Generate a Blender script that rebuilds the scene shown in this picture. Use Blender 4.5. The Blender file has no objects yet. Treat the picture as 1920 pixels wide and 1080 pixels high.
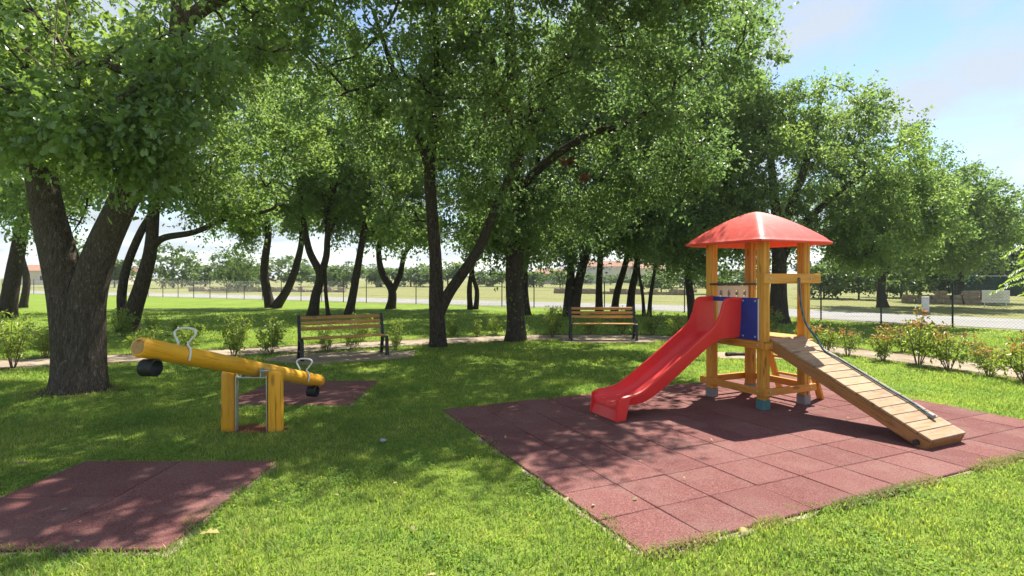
import bpy, bmesh, math, random
import numpy as np
from mathutils import Vector, Matrix

# ------------------------------------------------------------------ camera, sky, sun, exposure
scene = bpy.context.scene
COL = scene.collection
CAM_H, FPX, HZ = 1.68, 1035.0, 520.0
cam = bpy.data.cameras.new('camera')
cam.sensor_width = 36.0
cam.lens = 36.0 * FPX / 1920.0
cam.shift_y = -(540.0 - HZ) / 1920.0
cam.clip_end = 6000.0
cam_o = bpy.data.objects.new('camera', cam)
cam_o.location = (0, 0, CAM_H)
cam_o.rotation_euler = (math.pi / 2, 0, 0)
COL.objects.link(cam_o)
scene.camera = cam_o

SUN_EL, SUN_AZ = 58.0, 35.2          # azimuth clockwise from +Y
el, az = math.radians(SUN_EL), math.radians(SUN_AZ)
SUN_DIR = Vector((math.cos(el) * math.sin(az), math.cos(el) * math.cos(az), math.sin(el)))

world = bpy.data.worlds.new('World')
scene.world = world
world.use_nodes = True
wn, wl = world.node_tree.nodes, world.node_tree.links
wn.clear()
w_out = wn.new('ShaderNodeOutputWorld')
w_bg = wn.new('ShaderNodeBackground')
w_bg.inputs['Strength'].default_value = 0.084
w_sky = wn.new('ShaderNodeTexSky')
w_sky.sky_type = 'NISHITA'
w_sky.sun_disc = False
w_sky.sun_elevation = el
w_sky.sun_rotation = az
w_sky.air_density = 1.0
w_sky.dust_density = 0.1
w_sky.ozone_density = 2.0
# thin high cloud: noise on the cloud-layer plane, everywhere in the sky alike
w_tc = wn.new('ShaderNodeTexCoord')
w_sep = wn.new('ShaderNodeSeparateXYZ')
w_add = wn.new('ShaderNodeMath'); w_add.operation = 'ADD'; w_add.inputs[1].default_value = 0.12
w_max = wn.new('ShaderNodeMath'); w_max.operation = 'MAXIMUM'; w_max.inputs[1].default_value = 0.05
w_dx = wn.new('ShaderNodeMath'); w_dx.operation = 'DIVIDE'
w_dy = wn.new('ShaderNodeMath'); w_dy.operation = 'DIVIDE'
w_cmb = wn.new('ShaderNodeCombineXYZ')
w_n = wn.new('ShaderNodeTexNoise')
w_n.inputs['Scale'].default_value = 1.7
w_n.inputs['Detail'].default_value = 7.0
w_n.inputs['Roughness'].default_value = 0.52
w_n.inputs['Distortion'].default_value = 0.5
w_mapn = wn.new('ShaderNodeMapping'); w_mapn.inputs['Scale'].default_value = (1.0, 0.75, 1.0)
w_mapn.inputs['Location'].default_value = (3.1, 1.7, 0.0)
w_r = wn.new('ShaderNodeValToRGB')
w_r.color_ramp.elements[0].position = 0.38
w_r.color_ramp.elements[0].color = (0.0, 0.0, 0.0, 1)
w_r.color_ramp.elements[1].position = 0.58
w_r.color_ramp.elements[1].color = (0.88, 0.88, 0.88, 1)
w_mix = wn.new('ShaderNodeMixRGB')
w_mix.inputs['Color2'].default_value = (3.5, 3.85, 4.25, 1)
wl.new(w_tc.outputs['Generated'], w_sep.inputs[0])
wl.new(w_sep.outputs['Z'], w_add.inputs[0]); wl.new(w_add.outputs[0], w_max.inputs[0])
wl.new(w_sep.outputs['X'], w_dx.inputs[0]); wl.new(w_max.outputs[0], w_dx.inputs[1])
wl.new(w_sep.outputs['Y'], w_dy.inputs[0]); wl.new(w_max.outputs[0], w_dy.inputs[1])
wl.new(w_dx.outputs[0], w_cmb.inputs[0]); wl.new(w_dy.outputs[0], w_cmb.inputs[1])
wl.new(w_cmb.outputs[0], w_mapn.inputs['Vector']); wl.new(w_mapn.outputs[0], w_n.inputs['Vector'])
wl.new(w_n.outputs['Fac'], w_r.inputs[0]); wl.new(w_r.outputs[0], w_mix.inputs['Fac'])
wl.new(w_sky.outputs[0], w_mix.inputs['Color1'])
wl.new(w_mix.outputs[0], w_bg.inputs['Color'])
wl.new(w_bg.outputs[0], w_out.inputs['Surface'])

sun = bpy.data.lights.new('sun', 'SUN')
sun.energy = 5.0
sun.angle = math.radians(0.53)
sun.color = (1.0, 0.94, 0.83)
sun_o = bpy.data.objects.new('sun', sun)
sun_o.location = SUN_DIR * 60
sun_o.rotation_euler = (-SUN_DIR).to_track_quat('-Z', 'Y').to_euler()
COL.objects.link(sun_o)

vs = scene.view_settings
vs.view_transform = 'Standard'
vs.look = 'None'
vs.gamma = 1.0
vs.use_curve_mapping = False
vs.exposure = 1.27
scene.render.engine = 'CYCLES'
scene.cycles.use_denoising = True
scene.cycles.max_bounces = 10
scene.cycles.transparent_max_bounces = 8
scene.cycles.diffuse_bounces = 6
scene.cycles.transmission_bounces = 6
scene.cycles.sample_clamp_indirect = 6.0

# ------------------------------------------------------------------ helpers
RNG = np.random.default_rng(7)
random.seed(7)


def G(x, y):
    """photo pixel -> point on the ground"""
    Z = CAM_H * FPX / (y - HZ)
    return Vector(((x - 960.0) / FPX * Z, Z, 0.0))


def A(x, y, Z):
    """photo pixel at depth Z -> point"""
    return Vector(((x - 960.0) / FPX * Z, Z, CAM_H - (y - HZ) * Z / FPX))


def tag(o, label=None, cat=None, group=None, kind=None):
    if label: o['label'] = label
    if cat: o['category'] = cat
    if group: o['group'] = group
    if kind: o['kind'] = kind
    return o


def empty(name, loc=(0, 0, 0), rz=0.0, label=None, cat=None, group=None):
    o = bpy.data.objects.new(name, None)
    o.empty_display_size = 0.2
    o.location = loc
    o.rotation_euler = (0, 0, rz)
    COL.objects.link(o)
    return tag(o, label, cat, group)


def obj(name, me, mat=None, parent=None, loc=None, rot=None):
    if mat is not None and len(me.materials) == 0:
        for m in (mat if isinstance(mat, (list, tuple)) else [mat]):
            me.materials.append(m)
    o = bpy.data.objects.new(name, me)
    if parent is not None: o.parent = parent
    if loc is not None: o.location = loc
    if rot is not None: o.rotation_euler = rot
    COL.objects.link(o)
    return o


def np_mesh(name, V, faces_list, smooth=False, mat_idx=None):
    """faces_list: list of int arrays (n,k)"""
    me = bpy.data.meshes.new(name)
    V = np.ascontiguousarray(V, dtype=np.float32)
    me.vertices.add(len(V)); me.vertices.foreach_set('co', V.ravel())
    loops = np.concatenate([f.ravel() for f in faces_list]).astype(np.int32)
    tot = np.concatenate([np.full(len(f), f.shape[1], np.int32) for f in faces_list])
    start = np.concatenate([[0], np.cumsum(tot)[:-1]]).astype(np.int32)
    me.loops.add(len(loops)); me.loops.foreach_set('vertex_index', loops)
    me.polygons.add(len(tot)); me.polygons.foreach_set('loop_start', start); me.polygons.foreach_set('loop_total', tot)
    if smooth: me.polygons.foreach_set('use_smooth', np.ones(len(tot), bool))
    if mat_idx is not None: me.polygons.foreach_set('material_index', mat_idx.astype(np.int32))
    me.update(calc_edges=True)
    return me


class MB:
    """collects simple solids and makes one mesh"""
    def __init__(s): s.v = []; s.f = []

    def _add(s, vs, fs):
        n = len(s.v); s.v += [tuple(v) for v in vs]; s.f += [tuple(i + n for i in f) for f in fs]; return s

    def box(s, c, d, M=None, bev=0.0):
        hx, hy, hz = d[0] / 2, d[1] / 2, d[2] / 2
        if bev > 0:
            b = min(bev, hx * .9, hy * .9, hz * .9)
            bm = bmesh.new(); bmesh.ops.create_cube(bm, size=1.0)
            for v in bm.verts: v.co = Vector((v.co.x * 2 * hx, v.co.y * 2 * hy, v.co.z * 2 * hz))
            bmesh.ops.bevel(bm, geom=list(bm.edges), offset=b, segments=1, affect='EDGES', profile=0.5)
            bm.verts.ensure_lookup_table(); bm.verts.index_update()
            pts = [v.co.copy() for v in bm.verts]; fs = [[v.index for v in f.verts] for f in bm.faces]
            bm.free()
        else:
            pts = [Vector((x, y, z)) for x in (-hx, hx) for y in (-hy, hy) for z in (-hz, hz)]
            fs = [(0, 1, 3, 2), (4, 6, 7, 5), (0, 4, 5, 1), (2, 3, 7, 6), (0, 2, 6, 4), (1, 5, 7, 3)]
        c = Vector(c)
        if M is not None: pts = [M @ p for p in pts]
        return s._add([p + c for p in pts], fs)

    def beam(s, p, q, w, h, up=(0, 0, 1), bev=0.0):
        """bar from p to q, section w (sideways) x h (along up)"""
        p, q = Vector(p), Vector(q); d = q - p; L = d.length; x = d.normalized()
        y = Vector(up).cross(x)
        if y.length < 1e-4: y = Vector((0, 1, 0)).cross(x)
        y.normalize(); z = x.cross(y)
        M = Matrix((x, y, z)).transposed()
        return s.box((p + q) / 2, (L, w, h), M, bev)

    def tube(s, pts, rad, seg=10, cap=True):
        pts = [Vector(p) for p in pts]
        if not hasattr(rad, '__len__'): rad = [rad] * len(pts)
        n0 = len(s.v); ref = None
        for i, p in enumerate(pts):
            t = (pts[min(i + 1, len(pts) - 1)] - pts[max(i - 1, 0)])
            if t.length < 1e-9: t = Vector((0, 0, 1))
            t.normalize()
            if ref is None:
                ref = Vector((1, 0, 0)) if abs(t.x) < .9 else Vector((0, 1, 0))
            u = (ref - t * ref.dot(t))
            u.normalize(); ref = u; w = t.cross(u)
            for k in range(seg):
                a = 2 * math.pi * k / seg
                s.v.append(tuple(p + (u * math.cos(a) + w * math.sin(a)) * rad[i]))
        for i in range(len(pts) - 1):
            for k in range(seg):
                a, b = n0 + i * seg + k, n0 + i * seg + (k + 1) % seg
                s.f.append((a, b, b + seg, a + seg))
        if cap:
            s.f.append(tuple(n0 + k for k in reversed(range(seg))))
            e = n0 + (len(pts) - 1) * seg
            s.f.append(tuple(e + k for k in range(seg)))
        return s

    def prism(s, poly, z0, z1):
        n = len(poly); vs = [(p[0], p[1], z0) for p in poly] + [(p[0], p[1], z1) for p in poly]
        fs = [tuple(reversed(range(n))), tuple(range(n, 2 * n))] + [(i, (i + 1) % n, n + (i + 1) % n, n + i) for i in range(n)]
        return s._add(vs, fs)

    def mesh(s, name, smooth=False, angle=None):
        me = bpy.data.meshes.new(name); me.from_pydata(s.v, [], s.f); me.update()
        if smooth:
            me.polygons.foreach_set('use_smooth', [True] * len(me.polygons))
            if angle:
                me.set_sharp_from_angle(angle=math.radians(angle))
        return me

    def build(s, name, mat, parent=None, smooth=False, angle=40, loc=None, rot=None):
        return obj(name, s.mesh(name, smooth, angle), mat, parent, loc, rot)


def smooth_path(pts, n=6):
    """Catmull-Rom through points"""
    P = [Vector(p) for p in pts]
    P = [P[0] * 2 - P[1]] + P + [P[-1] * 2 - P[-2]]
    out = []
    for i in range(1, len(P) - 2):
        for k in range(n):
            t = k / n
            a, b, c, d = P[i - 1], P[i], P[i + 1], P[i + 2]
            out.append(.5 * ((2 * b) + (c - a) * t + (2 * a - 5 * b + 4 * c - d) * t * t + (3 * b - a - 3 * c + d) * t ** 3))
    out.append(P[-2])
    return out


# ------------------------------------------------------------------ materials
class N:
    """tiny node builder"""
    def __init__(s, name, rough=0.6, spec=0.4):
        s.m = bpy.data.materials.new(name); s.m.use_nodes = True
        s.n, s.l = s.m.node_tree.nodes, s.m.node_tree.links
        s.b = s.n['Principled BSDF']; s.out = s.n['Material Output']
        s.b.inputs['Roughness'].default_value = rough
        s.b.inputs['Specular IOR Level'].default_value = spec

    def new(s, t, **k):
        n = s.n.new(t)
        for a, b in k.items(): setattr(n, a, b)
        return n

    def coord(s, kind='Object', scale=(1, 1, 1)):
        tc = s.new('ShaderNodeTexCoord'); mp = s.new('ShaderNodeMapping')
        mp.inputs['Scale'].default_value = scale
        s.l.new(tc.outputs[kind], mp.inputs['Vector']); return mp.outputs[0]

    def wpos(s, scale=(1, 1, 1)):
        g = s.new('ShaderNodeNewGeometry'); mp = s.new('ShaderNodeMapping')
        mp.inputs['Scale'].default_value = scale
        s.l.new(g.outputs['Position'], mp.inputs['Vector']); return mp.outputs[0]

    def noise(s, vec, scale, detail=4, rough=.55, dist=0.0):
        n = s.new('ShaderNodeTexNoise'); n.inputs['Scale'].default_value = scale
        n.inputs['Detail'].default_value = detail; n.inputs['Roughness'].default_value = rough
        n.inputs['Distortion'].default_value = dist
        s.l.new(vec, n.inputs['Vector']); return n.outputs['Fac']

    def ramp(s, fac, stops):
        r = s.new('ShaderNodeValToRGB'); e = r.color_ramp.elements
        while len(e) < len(stops): e.new(0.5)
        for k, (p, c) in enumerate(stops):
            e[k].position = p; e[k].color = (c[0], c[1], c[2], 1) if hasattr(c, '__len__') else (c, c, c, 1)
        s.l.new(fac, r.inputs[0]); return r.outputs[0]

    def mix(s, fac, a, b, mode='MIX'):
        m = s.new('ShaderNodeMixRGB', blend_type=mode)
        for i, x in ((0, fac), (1, a), (2, b)):
            if hasattr(x, 'is_linked'): s.l.new(x, m.inputs[i])
            elif i == 0: m.inputs[0].default_value = x
            else: m.inputs[i].default_value = (x[0], x[1], x[2], 1)
        return m.outputs[0]

    def bump(s, h, strength=.3, dist=.01):
        b = s.new('ShaderNodeBump'); b.inputs['Strength'].default_value = strength; b.inputs['Distance'].default_value = dist
        s.l.new(h, b.inputs['Height']); s.l.new(b.outputs[0], s.b.inputs['Normal']); return b.outputs[0]

    def color(s, c):
        if hasattr(c, 'is_linked'): s.l.new(c, s.b.inputs['Base Color'])
        else: s.b.inputs['Base Color'].default_value = (c[0], c[1], c[2], 1)
        return s

    def rough(s, c): s.l.new(c, s.b.inputs['Roughness']); return s


def plain(name, c, rough=.5, spec=.4, metal=0.0, var=.12, scale=6.0):
    k = N(name, rough, spec); v = k.coord('Object')
    f = k.noise(v, scale, 5)
    lo = tuple(x * (1 - var) for x in c); hi = tuple(min(1, x * (1 + var)) for x in c)
    k.color(k.ramp(f, [(.3, lo), (.7, hi)])); k.b.inputs['Metallic'].default_value = metal
    f2 = k.noise(v, scale * 9, 3)
    k.rough(k.ramp(f2, [(.2, max(.02, rough - .1)), (.8, min(1, rough + .12))]))
    return k.m


def wood(name, c, dark, axis='x', rough=.5, wear=0.0, wearc=(.45, .4, .35)):
    k = N(name, rough, .35)
    sc = {'x': (1.2, 14, 14), 'y': (14, 1.2, 14), 'z': (14, 14, 1.2)}[axis]
    oi = k.new('ShaderNodeObjectInfo')
    v = k.coord('Object', sc)
    ad = k.new('ShaderNodeVectorMath', operation='ADD'); k.l.new(v, ad.inputs[0])
    cb = k.new('ShaderNodeVectorMath', operation='SCALE'); cb.inputs[0].default_value = (37, 17, 23)
    k.l.new(oi.outputs['Random'], cb.inputs['Scale']); k.l.new(cb.outputs[0], ad.inputs[1])
    f = k.noise(ad.outputs[0], 2.2, 6, .6, .8)
    col = k.ramp(f, [(.28, dark), (.48, c), (.75, tuple(min(1, x * 1.15) for x in c))])
    sc2 = {'x': (.7, 30, 30), 'y': (30, .7, 30), 'z': (30, 30, .7)}[axis]
    v2 = k.new('ShaderNodeVectorMath', operation='ADD'); k.l.new(k.coord('Object', sc2), v2.inputs[0]); k.l.new(cb.outputs[0], v2.inputs[1])
    cr_ = k.noise(v2.outputs[0], 1.3, 3, .6)
    col = k.mix(k.ramp(cr_, [(.66, 0), (.71, .6)]), col, tuple(x * .3 for x in dark))
    sc3 = {'x': (2.2, 7, 7), 'y': (7, 2.2, 7), 'z': (7, 7, 2.2)}[axis]
    v3 = k.new('ShaderNodeVectorMath', operation='ADD'); k.l.new(k.coord('Object', sc3), v3.inputs[0]); k.l.new(cb.outputs[0], v3.inputs[1])
    vk = k.new('ShaderNodeTexVoronoi'); vk.inputs['Scale'].default_value = 1.0; k.l.new(v3.outputs[0], vk.inputs['Vector'])
    col = k.mix(k.ramp(vk.outputs['Distance'], [(.10, .75), (.20, 0)]), col, tuple(x * .5 for x in dark))
    t = k.ramp(oi.outputs['Random'], [(0, .82), (1, 1.12)])
    col = k.mix(1.0, col, t, 'MULTIPLY')
    if wear > 0:
        w = k.noise(k.coord('Object'), 5.0, 6, .7)
        col = k.mix(k.ramp(w, [(.5, 0.0), (.68, wear)]), col, wearc)
    k.color(col); k.bump(f, .25, .004)
    return k.m


def leafmat(name, c, c2, trans, tfac=.38, rough=.45, spec=.35):
    k = N(name, rough, spec)
    g = k.new('ShaderNodeNewGeometry')
    col = k.ramp(g.outputs['Random Per Island'], [(0, c), (.6, tuple((a + b) / 2 for a, b in zip(c, c2))), (1, c2)])
    w = k.noise(k.wpos(), .9, 3)
    tint = k.ramp(w, [(.35, (.82, .86, .9)), (.65, (1.15, 1.1, .95))])
    col = k.mix(1.0, col, tint, 'MULTIPLY')
    k.color(col)
    tr = k.new('ShaderNodeBsdfTranslucent')
    tcol = k.mix(1.0, k.ramp(g.outputs['Random Per Island'], [(0, tuple(x * .8 for x in trans)), (1, tuple(x * 1.2 for x in trans))]), tint, 'MULTIPLY')
    k.l.new(tcol, tr.inputs['Color'])
    mx = k.new('ShaderNodeMixShader'); mx.inputs[0].default_value = tfac
    k.l.new(k.b.outputs[0], mx.inputs[1]); k.l.new(tr.outputs[0], mx.inputs[2]); k.l.new(mx.outputs[0], k.out.inputs['Surface'])
    return k.m


def bark(name, c, dark, lich=.5, scale=1.0):
    k = N(name, .95, .1)
    v = k.coord('Object', (1, 1, .16))
    n = k.noise(v, 34 * scale, 5, .65, .5)
    vo = k.new('ShaderNodeTexVoronoi', feature='DISTANCE_TO_EDGE'); vo.inputs['Scale'].default_value = 42 * scale
    wv = k.mix(.12, v, k.noise(k.coord('Object'), 6, 4), 'ADD')
    k.l.new(wv, vo.inputs['Vector'])
    fur = k.ramp(vo.outputs['Distance'], [(0.0, 0.25), (.35, 1.0)])
    col = k.mix(fur, dark, k.ramp(n, [(.3, dark), (.55, c), (.8, tuple(x * 1.5 for x in c))]))
    li = k.noise(k.coord('Object'), 9, 6, .7)
    col = k.mix(k.ramp(li, [(.6, 0), (.72, lich)]), col, (.30, .30, .25))
    k.color(col)
    h = k.mix(.5, fur, n, 'ADD')
    k.bump(h, .8, .02)
    return k.m


def lawn_mat(name, stops, fine=60, spot=.6):
    k = N(name, .9, .1)
    p = k.wpos()
    a = k.noise(p, .55, 5, .6); b = k.noise(p, fine, 4, .7); d = k.noise(p, 7, 4, .6)
    m = k.mix(.5, a, d); m2 = k.mix(.45, m, b)
    k.color(k.ramp(m2, stops)); k.bump(b, spot, .04)
    return k.m


M = {}
M['lawn'] = lawn_mat('lawn_soil_grass', [(.36, (.07, .115, .02)), (.5, (.15, .22, .03)), (.66, (.23, .29, .055))])
M['field'] = lawn_mat('dry_field', [(.36, (.10, .155, .045)), (.46, (.155, .185, .06)), (.56, (.24, .205, .085)), (.68, (.13, .18, .05))], 8, .3)
k = N('gravel_path', .95, .1); p = k.wpos()
g1 = k.noise(p, 70, 3, .7); g2 = k.noise(p, 1.6, 5, .65)
k.color(k.mix(1.0, k.ramp(g2, [(.3, (.20, .15, .105)), (.6, (.35, .29, .22)), (.8, (.42, .36, .29))]), k.ramp(g1, [(.3, .75), (.7, 1.15)]), 'MULTIPLY'))
k.bump(g1, .5, .02); M['path'] = k.m
k = N('soil', .95, .1); p = k.wpos(); g1 = k.noise(p, 24, 5, .7)
k.color(k.ramp(g1, [(.3, (.05, .035, .022)), (.6, (.13, .09, .06)), (.8, (.2, .15, .10))])); k.bump(g1, .8, .04); M['soil'] = k.m
k = N('red_soil', .95, .1); p = k.wpos(); g1 = k.noise(p, 30, 5, .7)
k.color(k.ramp(g1, [(.3, (.10, .03, .02)), (.6, (.26, .09, .06)), (.8, (.34, .14, .09))])); k.bump(g1, .8, .03); M['red_soil'] = k.m
k = N('road_surface', .9, .2); p = k.wpos(); g1 = k.noise(p, 40, 3, .7); g2 = k.noise(p, .5, 4)
k.color(k.mix(1.0, k.ramp(g2, [(.3, (.21, .205, .20)), (.7, (.27, .265, .255))]), k.ramp(g1, [(.3, .85), (.7, 1.1)]), 'MULTIPLY')); M['road'] = k.m
k = N('concrete_pad', .9, .2); p = k.wpos(); g1 = k.noise(p, 35, 5, .7); g2 = k.noise(p, 3, 4)
k.color(k.mix(1.0, k.ramp(g2, [(.3, (.27, .20, .145)), (.7, (.38, .30, .22))]), k.ramp(g1, [(.3, .8), (.7, 1.1)]), 'MULTIPLY')); k.bump(g1, .3, .01); M['concrete'] = k.m

# rubber tiles: crumb speckle, each tile its own tone
k = N('rubber_tile', .9, .12)
oi = k.new('ShaderNodeObjectInfo'); p = k.wpos()
s1 = k.noise(p, 105, 3, .8); s2 = k.noise(p, 240, 2, .8); s3 = k.noise(p, 2.0, 5, .65); s4 = k.noise(p, 14, 4, .7)
base = k.ramp(s1, [(.34, (.095, .034, .031)), (.5, (.160, .064, .060)), (.66, (.265, .140, .130))])
base = k.mix(1.0, base, k.ramp(s2, [(.35, .72), (.65, 1.28)]), 'MULTIPLY')
base = k.mix(1.0, base, k.ramp(oi.outputs['Random'], [(0, (.88, .84, .84)), (.5, (1.0, .98, .97)), (1, (1.12, 1.12, 1.10))]), 'MULTIPLY')
base = k.mix(k.ramp(s3, [(.45, 0), (.75, .3)]), base, (.25, .18, .155))
base = k.mix(k.ramp(s4, [(.60, 0), (.8, .35)]), base, (.07, .042, .036))
k.color(base); k.bump(s1, .55, .006); M['tile'] = k.m

M['red'] = None
k = N('red_plastic', .33, .5); v = k.coord('Object')
n = k.noise(v, 3, 5, .6); sc = k.noise(k.coord('Object', (2, 30, 30)), 6, 4, .7)
c = k.ramp(n, [(.3, (.74, .022, .024)), (.7, (.82, .034, .032))])
c = k.mix(k.ramp(sc, [(.52, 0), (.72, .35)]), c, (.66, .17, .15))
sp_ = k.new('ShaderNodeSeparateXYZ'); k.l.new(k.coord('Object'), sp_.inputs[0])
ab = k.new('ShaderNodeMath', operation='SUBTRACT'); k.l.new(sp_.outputs['Y'], ab.inputs[0]); ab.inputs[1].default_value = .095
ab2 = k.new('ShaderNodeMath', operation='ABSOLUTE'); k.l.new(ab.outputs[0], ab2.inputs[0])
trk = k.ramp(ab2.outputs[0], [(.06, 1.0), (.15, 0.0)])
c = k.mix(k.mix(1.0, trk, k.ramp(k.noise(k.coord('Object', (1, 5, 1)), 4, 5, .7), [(.35, .05), (.7, .5)]), 'MULTIPLY'), c, (.62, .14, .12))
dirt = k.noise(v, 22, 6, .75); c = k.mix(k.ramp(dirt, [(.56, 0), (.72, .4)]), c, (.36, .05, .04)); k.color(c)
k.rough(k.ramp(k.noise(v, 12, 5, .7), [(.3, .36), (.7, .52)])); M['red'] = k.m
k = N('faded_red_plastic', .30, .5); v = k.coord('Object')
n = k.noise(v, 4, 6, .65)
c = k.ramp(n, [(.3, (.62, .045, .028)), (.7, (.74, .085, .06))])
wn_ = k.noise(k.coord('Object', (1, 1, 1)), 9, 7, .75)
c = k.mix(k.ramp(wn_, [(.5, 0), (.7, .5)]), c, (.66, .27, .22))
c = k.mix(k.ramp(k.noise(v, 26, 6, .8), [(.6, 0), (.72, .45)]), c, (.34, .06, .045)); k.color(c)
k.rough(k.ramp(k.noise(v, 15, 5, .7), [(.3, .46), (.7, .60)])); k.b.inputs['Specular IOR Level'].default_value = .8
tr = k.new('ShaderNodeBsdfTranslucent'); tr.inputs['Color'].default_value = (.85, .06, .04, 1)
mx = k.new('ShaderNodeMixShader'); mx.inputs[0].default_value = .28
k.l.new(k.b.outputs[0], mx.inputs[1]); k.l.new(tr.outputs[0], mx.inputs[2]); k.l.new(mx.outputs[0], k.out.inputs['Surface']); M['roof_red'] = k.m
M['blue'] = plain('blue_panel', (.010, .045, .28), .4, .5, var=.15)
M['panel_edge'] = plain('panel_edge', (.62, .62, .66), .5)
M['white_panel'] = plain('white_panel', (.66, .55, .52), .5, var=.06)
M['wood_x'] = wood('stained_wood_x', (.62, .28, .042), (.40, .14, .018), 'x', .48, .15, (.5, .33, .14))
M['wood_y'] = wood('stained_wood_y', (.62, .28, .042), (.40, .14, .018), 'y', .48, .15, (.5, .33, .14))
M['wood_z'] = wood('stained_wood_z', (.64, .30, .038), (.42, .155, .018), 'z', .48, .12, (.5, .33, .14))
M['plank'] = wood('worn_plank', (.38, .245, .135), (.23, .13, .065), 'x', .75, .7, (.36, .31, .27))
M['stringer'] = wood('ramp_stringer', (.34, .155, .05), (.19, .075, .02), 'y', .6, .2, (.4, .28, .16))
M['log'] = wood('yellow_log', (.80, .39, .025), (.60, .23, .012), 'x', .42, .3, (.62, .42, .16))
M['log_z'] = wood('yellow_log_upright', (.80, .37, .02), (.60, .23, .012), 'z', .42, .12, (.62, .42, .16))
M['log_end'] = wood('log_end_grain', (.48, .26, .09), (.26, .12, .04), 'x', .7, .3, (.4, .3, .2))
M['slat'] = wood('bench_slat', (.52, .25, .07), (.30, .12, .03), 'x', .5, .35, (.5, .36, .2))
M['iron'] = plain('black_cast_iron', (.016, .017, .020), .45, .5)
M['galv'] = plain('galvanised_steel', (.52, .55, .58), .38, .5, .75)
M['handle'] = plain('white_tube', (.66, .68, .66), .35, .5, 0.0, .06)
M['rubber'] = plain('black_rubber', (.012, .014, .018), .55, .4)
M['dark_steel'] = plain('dark_steel', (.03, .032, .035), .4, .5, .4)
M['teal'] = plain('teal_plastic', (.07, .19, .20), .5)
M['grey_plastic'] = plain('grey_plastic', (.22, .23, .24), .5)
k = N('blue_grey_rope', .8, .2)
wv = k.new('ShaderNodeTexWave'); wv.inputs['Scale'].default_value = 28; wv.inputs['Distortion'].default_value = 1.0
k.l.new(k.coord('Object'), wv.inputs['Vector'])
k.color(k.ramp(wv.outputs['Fac'], [(.2, (.045, .085, .10)), (.8, (.15, .24, .27))])); k.bump(wv.outputs['Fac'], .5, .004); M['rope'] = k.m
M['bark_near'] = bark('oak_bark_near', (.17, .140, .112), (.050, .037, .028), .6, 1.0)
M['bark'] = bark('oak_bark', (.115, .092, .074), (.03, .022, .017), .4, 1.0)
M['bark_pale'] = bark('pale_bark', (.16, .125, .10), (.05, .036, .028), .4, 1.0)
M['leaf_oak'] = leafmat('oak_leaf', (.090, .150, .056), (.180, .250, .088), (.27, .43, .105), .43)
M['leaf_dark'] = leafmat('oak_leaf_dark', (.080, .136, .056), (.160, .224, .086), (.24, .39, .10), .42)
M['leaf_light'] = leafmat('oak_leaf_light', (.102, .166, .058), (.200, .272, .090), (.31, .47, .105), .44)
M['leaf_near'] = leafmat('oak_leaf_blue_green', (.080, .142, .058), (.165, .245, .088), (.34, .50, .09), .42, .34, .6)
M['leaf_far'] = leafmat('far_leaf', (.06, .11, .035), (.11, .17, .05), (.2, .32, .06), .35)
M['leaf_far_dark'] = leafmat('far_dark_leaf', (.022, .05, .026), (.045, .085, .038), (.07, .14, .04), .3)
M['leaf_shrub'] = leafmat('photinia_leaf', (.09, .16, .03), (.20, .26, .05), (.38, .50, .06), .4, .35, .5)
M['leaf_red'] = leafmat('photinia_red_leaf', (.20, .09, .03), (.36, .20, .07), (.50, .24, .07), .4, .35, .5)
M['leaf_dead'] = leafmat('dead_brown_leaf', (.12, .05, .03), (.22, .10, .06), (.22, .09, .05), .3, .8, .1)
M['leaf_pinnate'] = leafmat('bright_pinnate_leaf', (.10, .19, .025), (.17, .27, .04), (.40, .56, .05), .48)
M['grass'] = leafmat('grass_blade', (.125, .215, .028), (.27, .335, .060), (.36, .54, .05), .46, .55, .25)
k = N('grass_blade', .55, .25)
g_ = k.new('ShaderNodeNewGeometry'); rnd = g_.outputs['Random Per Island']; p = k.wpos()
gt = k.mix(1.0, k.ramp(k.noise(p, 1.3, 5, .65), [(.34, (.68, .82, .80)), (.66, (1.30, 1.14, 1.05))]), k.ramp(k.noise(p, 9, 4, .7), [(.32, (.66, .74, .7)), (.68, (1.3, 1.22, 1.2))]), 'MULTIPLY')
k.color(k.mix(1.0, k.ramp(rnd, [(0, (.135, .215, .045)), (.55, (.24, .31, .072)), (.92, (.35, .385, .11)), (1, (.48, .45, .20))]), gt, 'MULTIPLY'))
tr = k.new('ShaderNodeBsdfTranslucent')
k.l.new(k.mix(1.0, k.ramp(rnd, [(0, (.31, .52, .07)), (1, (.48, .62, .11))]), gt, 'MULTIPLY'), tr.inputs['Color'])
mx = k.new('ShaderNodeMixShader'); mx.inputs[0].default_value = .44
k.l.new(k.b.outputs[0], mx.inputs[1]); k.l.new(tr.outputs[0], mx.inputs[2]); k.l.new(mx.outputs[0], k.out.inputs['Surface']); M['grass'] = k.m
M['grass_dry'] = leafmat('dry_grass_blade', (.28, .24, .10), (.42, .36, .18), (.3, .27, .1), .3, .7, .2)
M['leaf_clover'] = leafmat('clover_leaf', (.11, .20, .045), (.20, .29, .07), (.32, .52, .08), .42, .65, .15)
M['twig'] = plain('bare_twig', (.16, .11, .075), .9)
M['wire'] = plain('fence_wire', (.12, .13, .12), .5, .4, .3)
M['post'] = plain('dark_green_post', (.018, .026, .022), .5)
M['sign_white'] = plain('white_board', (.72, .71, .68), .6, var=.05)
M['sign_ink'] = plain('faint_board_print', (.55, .42, .30), .6)
M['stucco'] = plain('pale_stucco', (.62, .55, .45), .9, .1, var=.06, scale=1)
M['stucco2'] = plain('grey_stucco', (.50, .49, .47), .9, .1, var=.06, scale=1)
M['rooftile'] = plain('terracotta_roof', (.30, .17, .12), .85, .1, var=.2, scale=3)
M['glass'] = plain('dark_window_glass', (.03, .04, .05), .1, .6)
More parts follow.
